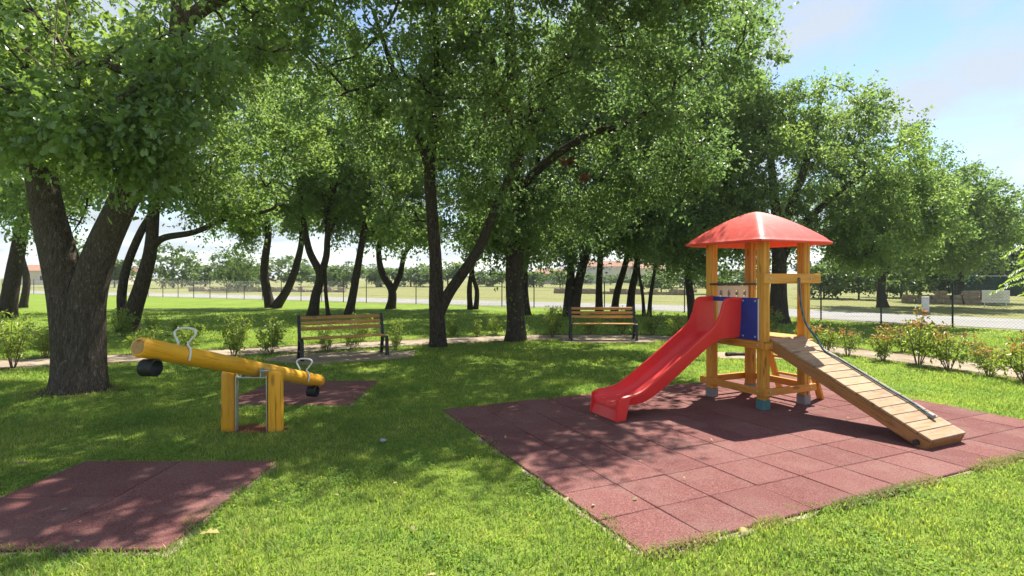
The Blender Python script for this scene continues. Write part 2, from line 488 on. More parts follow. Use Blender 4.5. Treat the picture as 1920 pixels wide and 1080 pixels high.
M['stonewall'] = plain('rubble_stone', (.33, .26, .20), .95, .1, var=.4, scale=2.5)
M['stone'] = plain('grey_stone', (.32, .33, .33), .9, .1, var=.3, scale=30)
M['hedge_screen'] = plain('dark_green_screen', (.020, .045, .032), .9, .1, var=.3, scale=2)
M['dark_object_mat'] = plain('dark_brown', (.04, .03, .026), .9)

# ------------------------------------------------------------------ the ground, path, road
def sheet(name, poly, z, mat, parent=None):
    me = bpy.data.meshes.new(name)
    bm = bmesh.new()
    vs_ = [bm.verts.new((p[0], p[1], z)) for p in poly]
    f = bm.faces.new(vs_)
    if f.normal.z < 0: f.normal_flip()
    bmesh.ops.triangulate(bm, faces=[f])
    bm.normal_update()
    for f in bm.faces:
        if f.normal.z < 0: f.normal_flip()
    bm.to_mesh(me); bm.free()
    return obj(name, me, mat, parent)


def ribbon(name, left, right, z, mat):
    n = len(left)
    V = [(p[0], p[1], z) for p in left] + [(p[0], p[1], z) for p in right]
    F = [(i, n + i, n + i + 1, i + 1) for i in range(n - 1)]
    me = bpy.data.meshes.new(name); me.from_pydata(V, [], F); me.update()
    if me.polygons[0].normal.z < 0: me.flip_normals()
    return obj(name, me, mat)


def offset_line(pts, d):
    out = []
    for i, p in enumerate(pts):
        t = (Vector(pts[min(i + 1, len(pts) - 1)]) - Vector(pts[max(i - 1, 0)])); t.z = 0; t.normalize()
        nrm = Vector((t.y, -t.x, 0)) if True else None
        out.append(Vector(p) + nrm * d)
    return out


FENCE = smooth_path([(21, 10.5, 0), (15.3, 17.9, 0), (12.6, 20.9, 0), (7.8, 26.6, 0), (-9.8, 36.5, 0), (-31, 47.5, 0), (-62, 62, 0)], 8)
field = sheet('field_ground', [(-1500, -300), (1500, -300), (1500, 2500), (-1500, 2500)], 0.0, M['field'])
tag(field, 'dry yellow-green field and ground reaching to the horizon', kind='structure')
lawn_poly = [(p.x, p.y) for p in FENCE] + [(-62, -40), (40, -40)]
lawn = sheet('lawn', lawn_poly, 0.004, M['lawn'])
tag(lawn, 'mown green lawn of the playground', kind='structure')
# (FENCE runs right to left: outward side is t.y,-t.x with d>0)
road = ribbon('road', offset_line(FENCE, 0.6), offset_line(FENCE, 6.6), 0.008, M['road'])
tag(road, 'pale grey road running behind the wire fence', kind='structure')
kerb_mb = MB()
PATH_C = smooth_path([(10.4, 6.4, 0), (8.95, 9.4, 0), (7.75, 12.1, 0), (6.2, 13.9, 0), (4.0, 15.2, 0), (.6, 15.35, 0), (-2.9, 14.0, 0), (-5.4, 12.7, 0), (-8.2, 11.35, 0), (-12.5, 9.5, 0)], 8)
path = ribbon('gravel_path', offset_line(PATH_C, .55), offset_line(PATH_C, -.55), 0.012, M['path'])
tag(path, 'curved sandy gravel path round the playground', kind='structure')
soil = ribbon('soil_strip', offset_line(PATH_C, -.55), offset_line(PATH_C, -.85), 0.009, M['soil'])
tag(soil, 'narrow dark soil strip along the path', kind='structure')
soil2 = ribbon('soil_strip', offset_line(PATH_C, .55), offset_line(PATH_C, .8), 0.009, M['soil'])
tag(soil2, 'narrow dark soil strip on the far side of the path', kind='structure')

# ------------------------------------------------------------------ rubber tile mats
TH = 0.434
TI = Vector((math.cos(TH), math.sin(TH), 0)); TJ = Vector((-math.sin(TH), math.cos(TH), 0))
MAT0 = Vector((0.80, 3.31, 0))
TS = 0.5


def tile_mesh(sx, sy):
    m = MB(); m.box((0, 0, 0), (sx - .006, sy - .006, .05), bev=.006); return m.mesh('tile')


big = empty('rubber_mat', MAT0, TH, 'large reddish rubber tile mat under the slide tower', 'mat')
bm_ = MB(); bm_.box((3.0, 2.0, -.006), (5.98, 3.98, .03)); bm_.build('base_layer', M['soil'], big)
tm = tile_mesh(TS, TS); tm.materials.append(M['tile'])
for i in range(12):
    for j in range(8):
        t = obj('tile', tm, None, big, (i * TS + .25, j * TS + .25, random.uniform(-.0015, .0025)))
        t.rotation_euler = (random.gauss(0, .006), random.gauss(0, .006), random.gauss(0, .006) + random.choice((0, 1, 2, 3)) * math.pi / 2)


def small_mat(x0, y0, x1, y1, label, nx=2, ny=2, rz=0.0):
    c = ((x0 + x1) / 2, (y0 + y1) / 2, 0)
    e = empty('rubber_mat', c, rz, label, 'mat', 'seesaw landing mats')
    w, d = x1 - x0, y1 - y0
    b = MB(); b.box((0, 0, -.006), (w - .01, d - .01, .03)); b.build('base_layer', M['soil'], e)
    tmm = tile_mesh(w / nx, d / ny); tmm.materials.append(M['tile'])
    for i in range(nx):
        for j in range(ny):
            obj('tile', tmm, None, e, (-w / 2 + w / nx * (i + .5), -d / 2 + d / ny * (j + .5), random.uniform(-.001, .002)),
                (random.gauss(0, .003), random.gauss(0, .003), random.gauss(0, .003)))
    return e


small_mat(-3.85, 3.36, -2.12, 4.98, 'dark red rubber mat in the left foreground below the raised seesaw end')
small_mat(-3.82, 7.20, -2.12, 8.85, 'dark red rubber mat under the lowered far end of the seesaw')
MATS = [(MAT0, TH, 0, 6.0, 0, 4.0), (Vector((0, 0, 0)), 0, -3.85, -2.12, 3.36, 4.98), (Vector((0, 0, 0)), 0, -3.82, -2.12, 7.2, 8.85)]
sp = [Vector((-2.84 + .40 * math.cos(a) * random.uniform(.8, 1.1), 6.06 + .20 * math.sin(a) * random.uniform(.7, 1.15), 0)) for a in np.linspace(0, 2 * math.pi, 18)[:-1]]
rs = sheet('bare_soil', sp, 0.010, M['red_soil']); tag(rs, 'bare reddish soil between the seesaw posts', kind='structure')

# ------------------------------------------------------------------ slide tower
TC = Vector((3.31, 7.48, 0))
tw = empty('slide_tower', TC, TH, 'wooden play tower with red roof, red slide and plank ramp', 'play tower')
PX, PY, PW = .37, .43, .115
for sx, sy, ft in ((-1, -1, 'teal'), (1, -1, 'grey_plastic'), (-1, 1, 'grey_plastic'), (1, 1, 'grey_plastic')):
    m = MB()
    # two laminated halves with a narrow groove between
    m.box((-PW / 4 - .001, 0, 0), (PW / 2 - .006, PW, 2.14), bev=.007)
    m.box((PW / 4 + .001, 0, 0), (PW / 2 - .006, PW, 2.14), bev=.007)
    m.box((0, 0, 0), (.02, PW - .016, 2.12))
    po = m.build('post', M['wood_z'], tw, loc=(sx * PX, sy * PY, .12 + 1.07))
    f = MB(); f.box((0, 0, 0), (PW + .012, PW + .012, .15), bev=.01)
    f.build('foot_shoe', M[ft], po, loc=(0, 0, -1.07 - .045))


def tower_part(name, fn, mat, parent=tw, smooth=False, angle=40):
    m = MB(); fn(m); return m.build(name, mat, parent, smooth, angle)


O = PW / 2 + .022      # beam centre offset outside a post face
# ground frame beams
tower_part('frame_beam', lambda m: m.box((-PX - O, 0.01, .25), (.04, 2 * PY + .24, .09), bev=.005), M['wood_y'])
tower_part('frame_beam', lambda m: m.box((PX + O, 0, .25), (.04, 2 * PY + .2, .09), bev=.005), M['wood_y'])
tower_part('frame_beam', lambda m: m.box((0.02, -PY - O, .25), (2 * PX + .2, .04, .09), bev=.005), M['wood_x'])
tower_part('frame_beam', lambda m: m.box((0, PY + O, .25), (2 * PX + .2, .04, .09), bev=.005), M['wood_x'])
# platform beams
tower_part('platform_beam', lambda m: m.box((-PX - O, 0, .83), (.04, 2 * PY + .14, .09), bev=.005), M['wood_y'])
tower_part('platform_beam', lambda m: m.box((PX + O, 0, .83), (.04, 2 * PY + .14, .09), bev=.005), M['wood_y'])
tower_part('platform_beam', lambda m: m.box((0, -PY - O, .83), (2 * PX + .14, .04, .09), bev=.005), M['wood_x'])
tower_part('platform_beam', lambda m: m.box((0, PY + O, .83), (2 * PX + .14, .04, .09), bev=.005), M['wood_x'])
for q in range(7):
    y = -PY + .03 + q * (2 * PY - .06) / 6
    m = MB(); m.box((0, 0, 0), (2 * PX - PW - .005 if q in (0, 6) else 2 * PX + .11, .128, .032), bev=.004)
    m.build('floor_plank', M['wood_x'], tw, loc=(0, y, .893))
# high cross beam over the ramp with the rope's eye bolt
xb = tower_part('cross_beam', lambda m: m.box((0.045, -PY - O - .004, 1.665), (2 * PX + .30, .045, .125), bev=.006), M['wood_x'])
tower_part('eye_bolt', lambda m: m.tube([(0.13 + .018 * math.cos(a), -PY - O - .04 , 1.655 + .018 * math.sin(a)) for a in np.linspace(0, 6.2, 14)], .006, 6), M['dark_steel'], xb, True)
# blue guard panels either side of the slide mouth
def blue(m, y0, y1, z0, z1): m.box((-PX - PW / 2 - .012, (y0 + y1) / 2, (z0 + z1) / 2), (.022, y1 - y0, z1 - z0), bev=.004)
pnl = tower_part('guard_panel', lambda m: blue(m, -.415, -.055, .885, 1.42), M['blue'])
tower_part('panel_edge', lambda m: m.box((-PX - PW / 2 - .012, -.4185, 1.15), (.020, .006, .52)), M['panel_edge'], pnl)
tower_part('guard_panel', lambda m: blue(m, .33, .42, .885, 1.425), M['blue'])
tower_part('guard_panel', lambda m: blue(m, -.05, .325, 1.36, 1.42), M['blue'])
# white game panel with oval openings on the rear side
def game(m):
    hy = PY - .02; n = 5; w = 2 * PX - PW - .02
    xs = np.linspace(-w / 2, w / 2, n + 1)
    # strips round four ovals: panel as grid of quads with oval holes
    z0, z1, zo, ra, rb = .91, 1.56, 1.45, .028, .055
    m.box((0, hy, (z0 + zo - rb) / 2), (w, .018, zo - rb - z0))
    m.box((0, hy, (z1 + zo + rb) / 2), (w, .018, z1 - zo - rb))
    cx = [(-w / 2 + w * (q + .5) / 4) for q in range(4)]
    for q in range(4):
        c = cx[q]; hw = w / 8; S = 16
        for s_ in range(S):
            for sg in (-1, 1):
                za = zo - rb + 2 * rb * s_ / S; zb = za + 2 * rb / S
                f = lambda zz: ra * math.sqrt(max(0, 1 - ((zz - zo) / rb) ** 2))
                xa, xb_ = f(za), f(zb)
                vs_ = []
                for yy in (hy - .009, hy + .009):
                    vs_ += [(c + sg * xa, yy, za), (c + sg * hw, yy, za), (c + sg * hw, yy, zb), (c + sg * xb_, yy, zb)]
                m._add(vs_, [(0, 1, 2, 3), (7, 6, 5, 4), (0, 3, 7, 4)])
gp = tower_part('game_panel', game, M['white_panel'])
for q in range(4):
    w = 2 * PX - PW - .02
    tower_part('slider', lambda m: m.box((-w / 2 + w * (q + .5) / 4, PY - .02, 1.45), (.034, .034, .05), bev=.008), M['grey_plastic'], gp)
tower_part('grab_bar', lambda m: m.tube([(-PX - .1, PY - PW / 2 - .014, 1.585), (PX + .06, PY - PW / 2 - .014, 1.585)], .014, 10), M['dark_steel'], tw, True)
# ladder on the far right side
for yy in (-.33, .31):
    tower_part('ladder_rail', lambda m: m.beam((.85, yy, .0), (PX + .115, yy, .94), .09, .045, up=(1, 0, .4), bev=.005), M['wood_z'])
for zz in (.30, .55, .78):
    xx = .85 - (.85 - PX - .115) * zz / .94
    tower_part('ladder_rung', lambda m: m.tube([(xx, -.285, zz), (xx, .265, zz)], .019, 10), M['wood_y'], tw, True)

bme = MB(); bme.tube([(0, 0, 0), (0, 0, .008), (0, 0, .012)], [.013, .013, .006], 8); bme = bme.mesh('bolt', True, 40); bme.materials.append(M['galv'])
for zz in (.25, .83):
    for yy in (-PY, PY): obj('bolt', bme, None, tw, (-PX - O - .020, yy, zz), (0, -math.pi / 2, 0))
    for xx in (-PX, PX): obj('bolt', bme, None, tw, (xx, -PY - O - .020, zz), (math.pi / 2, 0, 0))
for xx in (-PX, PX): obj('bolt', bme, None, tw, (xx, -PY - O - .0265, 1.665), (math.pi / 2, 0, 0))
for yy in (-.38, -.19):
    for zz in (.93, 1.38): obj('bolt', bme, None, tw, (-PX - PW / 2 - .023, yy, zz), (0, -math.pi / 2, 0))
# roof: soft four-sided dome with rolled lip
def roof():
    n, L, z0, h = 40, .655, 2.15, .42
    V, F = [], []
    def P(u, v, off):
        m_ = (abs(u) ** 30 + abs(v) ** 30) ** (1 / 30.0)
        m_ = min(1.0, m_)
        z = h * (1 - m_ ** 1.45) if m_ > .06 else h * (1 - .06 ** 1.45) + .004 * (1 - m_ / .06)
        # rounded corners in plan
        r = 1 - .035 * max(0, (abs(u) * abs(v) - .8) / .2) ** 1.0 if abs(u) * abs(v) > .8 else 1
        return (u * (L - off) * r, v * (L - off) * r, z0 + z * (1 if off == 0 else .8) - (0 if off == 0 else .030))
    for off in (0, .03):
        for a in range(n + 1):
            for b in range(n + 1):
                V.append(P(-1 + 2 * a / n, -1 + 2 * b / n, off))
    q = (n + 1) ** 2
    for a in range(n):
        for b in range(n):
            i = a * (n + 1) + b
            F.append((i, i + n + 1, i + n + 2, i + 1)); F.append((q + i, q + i + 1, q + i + n + 2, q + i + n + 1))
    ring = [a * (n + 1) for a in range(n)] + [n * (n + 1) + b for b in range(n)] + [a * (n + 1) + n for a in range(n, 0, -1)] + [b for b in range(n, 0, -1)]
    # lip profile: bulge out and down
    prev = ring
    for bul, dz in ((.010, -.006), (.016, -.018), (.014, -.032), (.002, -.040)):
        cur = []
        for i in ring:
            x, y, z = V[i]; r = max(abs(x), abs(y)) or 1
            k_ = 1 + bul / L
            V.append((x * k_, y * k_, z + dz)); cur.append(len(V) - 1)
        for s_ in range(len(ring)):
            t_ = (s_ + 1) % len(ring)
            F.append((prev[s_], prev[t_], cur[t_], cur[s_]))
        prev = cur
    for s_ in range(len(ring)):
        t_ = (s_ + 1) % len(ring); F.append((prev[s_], prev[t_], q + ring[t_], q + ring[s_]))
    me = bpy.data.meshes.new('roof'); me.from_pydata(V, [], F); me.update()
    bm = bmesh.new(); bm.from_mesh(me); bmesh.ops.recalc_face_normals(bm, faces=bm.faces); bm.to_mesh(me); bm.free()
    me.polygons.foreach_set('use_smooth', [True] * len(me.polygons)); me.set_sharp_from_angle(angle=math.radians(22))
    obj('roof', me, M['roof_red'], tw)
roof()

# slide chute
def slide():
    ST = [(-.445, .915, .50, .235), (-.60, .915, .50, .235), (-.70, .912, .495, .235), (-.755, .905, .46, .232), (-.80, .89, .33, .228), (-.86, .865, .25, .222), (-.95, .81, .215, .218),
          (-1.175, .66, .21, .215), (-1.45, .465, .21, .215), (-1.70, .310, .20, .218), (-1.84, .238, .18, .222), (-1.96, .205, .145, .228), (-2.08, .195, .12, .236),
          (-2.20, .19, .112, .244), (-2.265, .183, .108, .247), (-2.30, .168, .09, .247)]
    ST = [((a if a > -.75 else -.75 + (a + .75) * 1.055), b_, c_, d_) for a, b_, c_, d_ in ST]
    SJ = .095
    ST2 = []
    arr = np.array(ST)
    # smooth resample
    pts = smooth_path([(a[0], a[1], a[2]) for a in ST], 4)
    hw = np.interp([-p.x for p in pts], [-a[0] for a in ST], arr[:, 3])
    V, F = [], []
    sec_n = None
    for p, w in zip(pts, hw):
        i, zf, H = p
        t = .022
        inner = [(-w + .0, H), (-w + .012, H * .45), (-w + .035, .035), (-w + .085, .004), (-w * .28, .0), (-.018, .0), (0, .012), (.018, .0), (w * .28, .0), (w - .085, .004), (w - .035, .035), (w - .012, H * .45), (w - .0, H)]
        rim_r = [(w + .012, H + .006), (w + .030, H - .004), (w + .032, H - .03), (w + .02, H - .036)]
        outer = [(w + .012, H * .45), (w - .01, -.01), (w - .06, -t), (0, -t), (-w + .06, -t), (-w + .01, -.01), (-w - .012, H * .45)]
        rim_l = [(-w - .02, H - .036), (-w - .032, H - .03), (-w - .030, H - .004), (-w - .012, H + .006)]
        sec = inner + rim_r + outer + rim_l
        sec_n = len(sec)
        for (y, z) in sec: V.append((i, SJ + y, zf + z))
    ns = len(pts)
    for a in range(ns - 1):
        for b in range(sec_n):
            c = (b + 1) % sec_n
            F.append((a * sec_n + b, a * sec_n + c, (a + 1) * sec_n + c, (a + 1) * sec_n + b))
    F.append(tuple(range(sec_n))); F.append(tuple(reversed(range((ns - 1) * sec_n, ns * sec_n))))
    m = MB(); m.v = V; m.f = F
    s_ = m.build('slide', M['red'], tw, True, 50)
    # run-out foot: front apron and two side cheeks down to the mat
    f = MB(); w = .247; j0 = SJ
    def quadbox(pts8): f._add(pts8, [(0, 1, 2, 3), (7, 6, 5, 4), (0, 4, 5, 1), (1, 5, 6, 2), (2, 6, 7, 3), (3, 7, 4, 0)])
    quadbox([(-2.285, j0 - w, .185), (-2.285, j0 + w, .185), (-2.335, j0 + w + .01, .026), (-2.335, j0 - w - .01, .026),
             (-2.255, j0 - w, .185), (-2.255, j0 + w, .185), (-2.30, j0 + w + .01, .026), (-2.30, j0 - w - .01, .026)])
    for sg in (-1, 1):
        y0, y1 = j0 + sg * (w - .008), j0 + sg * (w + .028)
        quadbox([(-2.315, y0, .275), (-2.345, y0, .026), (-2.20, y0, .026), (-2.13, y0, .285),
                 (-2.315, y1, .275), (-2.345, y1, .026), (-2.20, y1, .026), (-2.13, y1, .285)])
    f.v = [(x_ - .083, y_, z_) for x_, y_, z_ in f.v]
    me = f.mesh('run_out_foot')
    bm = bmesh.new(); bm.from_mesh(me); bmesh.ops.recalc_face_normals(bm, faces=bm.faces)
    bmesh.ops.bevel(bm, geom=list(bm.edges), offset=.008, segments=2, affect='EDGES'); bm.to_mesh(me); bm.free()
    me.polygons.foreach_set('use_smooth', [True] * len(me.polygons)); me.set_sharp_from_angle(angle=math.radians(35))
    obj('run_out_foot', me, M['red'], s_)
slide()

# plank ramp with side stringers
RA, RB = Vector((-.02, -PY - .065, .925)), Vector((.0, -2.30, .125))   # top surface centre line ends (local)
RW = .60
rd = (RB - RA).normalized(); RL = (RB - RA).length
ramp = empty('ramp'); ramp.parent = tw; ramp.location = RA
rx = Vector((1, 0, 0)); rx = (rx - rd * rx.dot(rd)).normalized(); ry = -rd; rz_ = rx.cross(ry)
ramp.rotation_euler = Matrix((rx, ry, rz_)).transposed().to_euler()
NPL = 15
for q in range(NPL):
    d = RL / NPL
    m = MB(); m.box((0, 0, 0), (RW, d - .005, .028), bev=.004)
    o = m.build('plank', M['plank'], ramp, loc=(random.uniform(-.003, .003), -(q + .5) * d, -.014))
    o.rotation_euler = (random.gauss(0, .006), 0, random.gauss(0, .004))
for sg in (-1, 1):
    m = MB(); m.box((sg * (RW / 2 - .021), -RL / 2, -.029 - .06), (.042, RL - .004, .115), bev=.004)
    m.build('stringer', M['stringer'], ramp)
m = MB(); m.box((0, -RL + .022, -.029 - .055), (RW - .09, .04, .105), bev=.004); m.build('end_board', M['stringer'], ramp)
for sg in (-1, 1):
    m = MB(); m.tube([(sg * (RW / 2 + .002), -RL + .10, -.10), (sg * (RW / 2 + .03), -RL + .10, -.10)], .028, 12); m.build('foot_bolt', M['dark_steel'], ramp, True)

# climbing rope from the eye bolt down along the ramp
def on_ramp(x, s_): return RA + rx * x - ry * s_ + rz_ * .019
rp = [Vector((.13, -PY - O - .045, 1.64)), Vector((.135, -PY - O - .045, 1.50)), Vector((.15, -PY - O - .06, 1.30)), Vector((.17, -PY - .19, 1.09)),
      Vector((.185, -PY - .30, .93)), Vector((.19, -PY - .42, .80)), on_ramp(.20, .56), on_ramp(.205, .75), on_ramp(.195, 1.0), on_ramp(.19, 1.25), on_ramp(.20, 1.45), on_ramp(.175, 1.60), on_ramp(.16, 1.68)]
rp[5] = on_ramp(.195, .38); rp[4] = rp[5] + Vector((-.01, .08, .13))
rope = tower_part('climbing_rope', lambda m: m.tube(smooth_path(rp, 6), .0135, 8), M['rope'], tw, True)
e_ = on_ramp(.155, 1.70)
tower_part('rope_end_cap', lambda m: m.tube([e_ + Vector((0, .03, .016)), e_ + Vector((0, .02, .012)), e_ + Vector((-.01, -.03, -.004)), e_ + Vector((-.012, -.04, -.01))], [.012, .026, .026, .012], 10), M['grey_plastic'], rope, True)

# ------------------------------------------------------------------ seesaw
SP = Vector((-2.84, 6.04, 0))
ss = empty('seesaw', SP, 0, 'yellow log seesaw tilted with its near end raised', 'seesaw')
hiP, loP = Vector((-.20, -1.55, 1.115)), Vector((.20, 1.55, .255))
dirb = (loP - hiP).normalized(); LB = (loP - hiP).length
mid = (hiP + loP) / 2
beamE = empty('beam'); beamE.parent = ss; beamE.location = mid
ux = dirb; uy = Vector((0, 0, 1)).cross(ux).normalized(); uz = ux.cross(uy)
beamE.rotation_euler = Matrix((ux, uy, uz)).transposed().to_euler()
m = MB(); R0 = .083
xs_ = [-LB / 2, -LB / 2 + .012, -LB / 2 + .03] + list(np.linspace(-LB / 2 + .12, LB / 2 - .12, 14)) + [LB / 2 - .03, LB / 2 - .012, LB / 2]
rr = [R0 - .02, R0 - .006, R0] + [R0 + random.uniform(-.0015, .0015) for _ in range(14)] + [R0, R0 - .006, R0 - .02]
m.tube([(x, random.uniform(-.001, .001), random.uniform(-.001, .001)) for x in xs_], rr, 24)
m.build('log_beam', M['log'], beamE, True, 50)
for sg in (-1, 1):
    m = MB(); m.tube([(sg * (LB / 2 - .001), 0, 0), (sg * (LB / 2 + .002), 0, 0)], R0 - .022, 24); m.build('log_end', M['log_end'], beamE, True)
    # white hoop handle
    hx = sg * (LB / 2 - .50)
    hh = [(.089, -.05), (.091, .0), (.080, .055), (.050, .088), (.050, .11), (.075, .155), (.102, .20), (.102, .235), (.070, .262), (.0, .272)]
    hh = [(y_, z_ if z_ < .09 else .09 + (z_ - .09) * .85) for y_, z_ in hh]
    hp = [(hx, -y_, z_) for y_, z_ in hh] + [(hx, y_, z_) for y_, z_ in hh[-2::-1]]
    m = MB(); m.tube(smooth_path(hp, 4), .0095, 8); m.build('handle', M['handle'], beamE, True)
    # rubber ring bumper under the end
    m = MB(); n_ = 28
    prof = [(.082, -.055), (.092, -.062), (.092, .062), (.082, .055), (.070, .055), (.066, 0), (.070, -.055)]
    prof = [(.072, -.06), (.072, .06), (.062, .063), (.058, .0), (.062, -.063)]
    vsn = []
    for a in range(n_):
        ca, sa = math.cos(2 * math.pi * a / n_), math.sin(2 * math.pi * a / n_)
        for (r_, y_) in prof: vsn.append((r_ * ca, y_, r_ * sa))
    fsn = []
    pn = len(prof)
    for a in range(n_):
        for b in range(pn):
            fsn.append((a * pn + b, ((a + 1) % n_) * pn + b, ((a + 1) % n_) * pn + (b + 1) % pn, a * pn + (b + 1) % pn))
    m._add(vsn, fsn)
    me = m.mesh('bumper'); bm = bmesh.new(); bm.from_mesh(me); bmesh.ops.recalc_face_normals(bm, faces=bm.faces); bm.to_mesh(me); bm.free()
    me.polygons.foreach_set('use_smooth', [True] * len(me.polygons)); me.set_sharp_from_angle(angle=math.radians(40))
    obj('bumper', me, M['rubber'], beamE, (sg * (LB / 2 - .17), 0, -R0 - .068))
for sx in (-1, 1):
    m = MB(); px = sx * .255
    m.tube([(px, 0, -.02), (px, 0, .62), (px, 0, .645), (px, 0, .66), (px, 0, .667)], [.080, .078, .073, .058, .03], 28)
    m.build('support_post', M['log_z'], ss, True, 50)
    m = MB(); m.box((sx * .168, -.005, .31), (.012, .06, .60), bev=.002); m.build('steel_strap', M['galv'], ss)
m = MB(); m.box((0, 0, .588), (.32, .07, .012), bev=.002); m.box((-.105, 0, .64), (.01, .08, .10)); m.box((.105, 0, .64), (.01, .08, .10)); m.build('pivot_bracket', M['galv'], ss)
m = MB(); m.tube([(-.19, 0, .655), (.19, 0, .655)], .014, 10); m.build('axle', M['galv'], ss, True)

# ------------------------------------------------------------------ benches
def bench(center, rz, label, pad_poly, pad_label):
    e = empty('park_bench', center, rz, label, 'bench', 'wooden park benches')
    L = 1.78
    for sx in (-1, 1):
        x = sx * (L / 2 - .035)
        m = MB()
        prof_back = smooth_path([(x, .24, .01), (x, .17, .2), (x, .13, .40), (x, .19, .62), (x, .275, .86)], 4)
        for a, b in zip(prof_back[:-1], prof_back[1:]): m.beam(a, b + (b - a) * .12, .06, .065, up=(0, 1, 0))
        prof_f = smooth_path([(x, -.235, .01), (x, -.215, .2), (x, -.20, .36), (x, -.16, .405)], 4)
        for a, b in zip(prof_f[:-1], prof_f[1:]): m.beam(a, b + (b - a) * .12, .06, .065, up=(0, 1, 0))
        m.beam((x, -.21, .395), (x, .15, .38), .045, .05, up=(0, 0, 1))
        m.beam((x, -.20, .16), (x, .17, .16), .04, .035)
        m.box((x, -.235, .012), (.07, .1, .022), bev=.004); m.box((x, .25, .012), (.07, .1, .022), bev=.004)
        m.build('cast_leg', M['iron'], e)
    sl = MB(); sl.box((0, 0, 0), (L - .14, .092, .034), bev=.007); slm = sl.mesh('slat'); slm.materials.append(M['slat'])
    for q in range(4): obj('seat_slat', slm, None, e, (0, -.205 + q * .108, .432 - .006 * q), (0, 0, 0))
    bs = MB(); bs.box((0, 0, 0), (L - .14, .072, .032), bev=.007); bsm = bs.mesh('slat'); bsm.materials.append(M['slat'])
    for q in range(3):
        t = q / 2.0
        zc = .60 + t * .215; yc = .165 + (zc - .60) * .36 - .012
        obj('back_slat', bsm, None, e, (0, yc, zc), (math.radians(70), 0, 0))
    pad = MB(); pad.prism(pad_poly, -.03, .022)
    me = pad.mesh('pad'); bm = bmesh.new(); bm.from_mesh(me); bmesh.ops.recalc_face_normals(bm, faces=bm.faces); bm.to_mesh(me); bm.free()
    po = obj('paved_pad', me, M['concrete']); tag(po, pad_label, kind='structure')
    e.location.z = .022
    return e


b1 = G(765, 672); 
bench((-3.52, 11.55, 0), math.radians(29), 'wooden slat bench nearer the seesaw, left of the forked tree', [(-5.0, 11.05), (-3.9, 10.55), (-2.05, 11.55), (-2.2, 12.5), (-3.4, 12.5), (-4.9, 11.75)], 'pale paved pad under the bench behind the seesaw')
bench((2.42, 14.72, 0), math.radians(-2), 'wooden slat bench farther back, between trees and red slide', [(1.25, 14.25), (1.6, 14.1), (3.4, 14.05), (3.85, 14.3), (3.7, 15.0), (1.4, 15.0)], 'pale paved pad under the bench behind the slide')

# pale slab and a short dark object seen between the tower posts
pd = MB(); c0 = G(1385, 668)
pd.prism([(c0.x - .55, c0.y - .45), (c0.x + .7, c0.y - .5), (c0.x + .85, c0.y + .4), (c0.x - .5, c0.y + .5)], -.02, .02)
tag(pd.build('paved_pad', M['concrete']), 'pale paved slab beyond the tower posts', kind='structure')
db = MB(); db.tube(smooth_path([c0 + Vector((-.30, -.1, .05)), c0 + Vector((-.15, -.05, .06)), c0 + Vector((.05, -.02, .045)), c0 + Vector((.27, -.08, .06))], 4), [.05, .05, .045, .04, .035, .035, .03, .03, .035, .04, .03, .025, .02], 7)
tag(db.build('dark_object', M['dark_object_mat'], smooth=True), 'short dark object lying on the pale slab behind the tower', 'branch')

# ------------------------------------------------------------------ foliage helpers
def rand_unit(n, rng):
    v = rng.normal(size=(n, 3)); return v / np.linalg.norm(v, axis=1, keepdims=True)


def leaf_simple(P, D, Nn, L, W, rng):
    S = np.cross(Nn, D)
    n = len(P)
    L = L[:, None]; W = W[:, None]
    fold = Nn * (W * .35)
    V = np.empty((n, 4, 3))
    V[:, 0] = P; V[:, 1] = P + D * L * .52 + S * W * .5 + fold
    V[:, 2] = P + D * L - Nn * L * .12; V[:, 3] = P + D * L * .52 - S * W * .5 + fold
    b = np.arange(n)[:, None] * 4
    F = np.concatenate([b + np.array([[0, 1, 2]]), b + np.array([[0, 2, 3]])])
    return V.reshape(-1, 3), F


# lobed oak leaf outline (half), along +x, unit length
OAK = [(0.0, .0), (.24, .17), (.34, .10), (.52, .28), (.64, .16), (.82, .24), (1.0, .0)]


def leaf_lobed(P, D, Nn, L, rng):
    S = np.cross(Nn, D); n = len(P); m_ = len(OAK)
    ncol = 2 * m_ - 2
    V = np.empty((n, ncol, 3)); L = L[:, None]
    for k_, (x, y) in enumerate(OAK):
        V[:, k_] = P + D * L * x + S * L * y + Nn * L * (y * .22 - x * x * .16)
    for k_, (x, y) in enumerate(OAK[1:-1]):
        V[:, m_ + k_] = P + D * L * x - S * L * y + Nn * L * (y * .22 - x * x * .16)
    b = np.arange(n)[:, None] * ncol
    F = []
    # strips between the two sides
    idxR = [0] + list(range(m_, 2 * m_ - 2)) + [m_ - 1]
    for k_ in range(m_ - 1):
        a0, a1 = k_, k_ + 1; r0, r1 = idxR[k_], idxR[k_ + 1]
        if a0 == r0: F.append((a0, a1, r1))
        elif a1 == r1: F.append((a0, a1, r0))
        else: F.append((a0, a1, r1)); F.append((a0, r1, r0))
    F = np.concatenate([b + np.array([f]) for f in F])
    return V.reshape(-1, 3), F


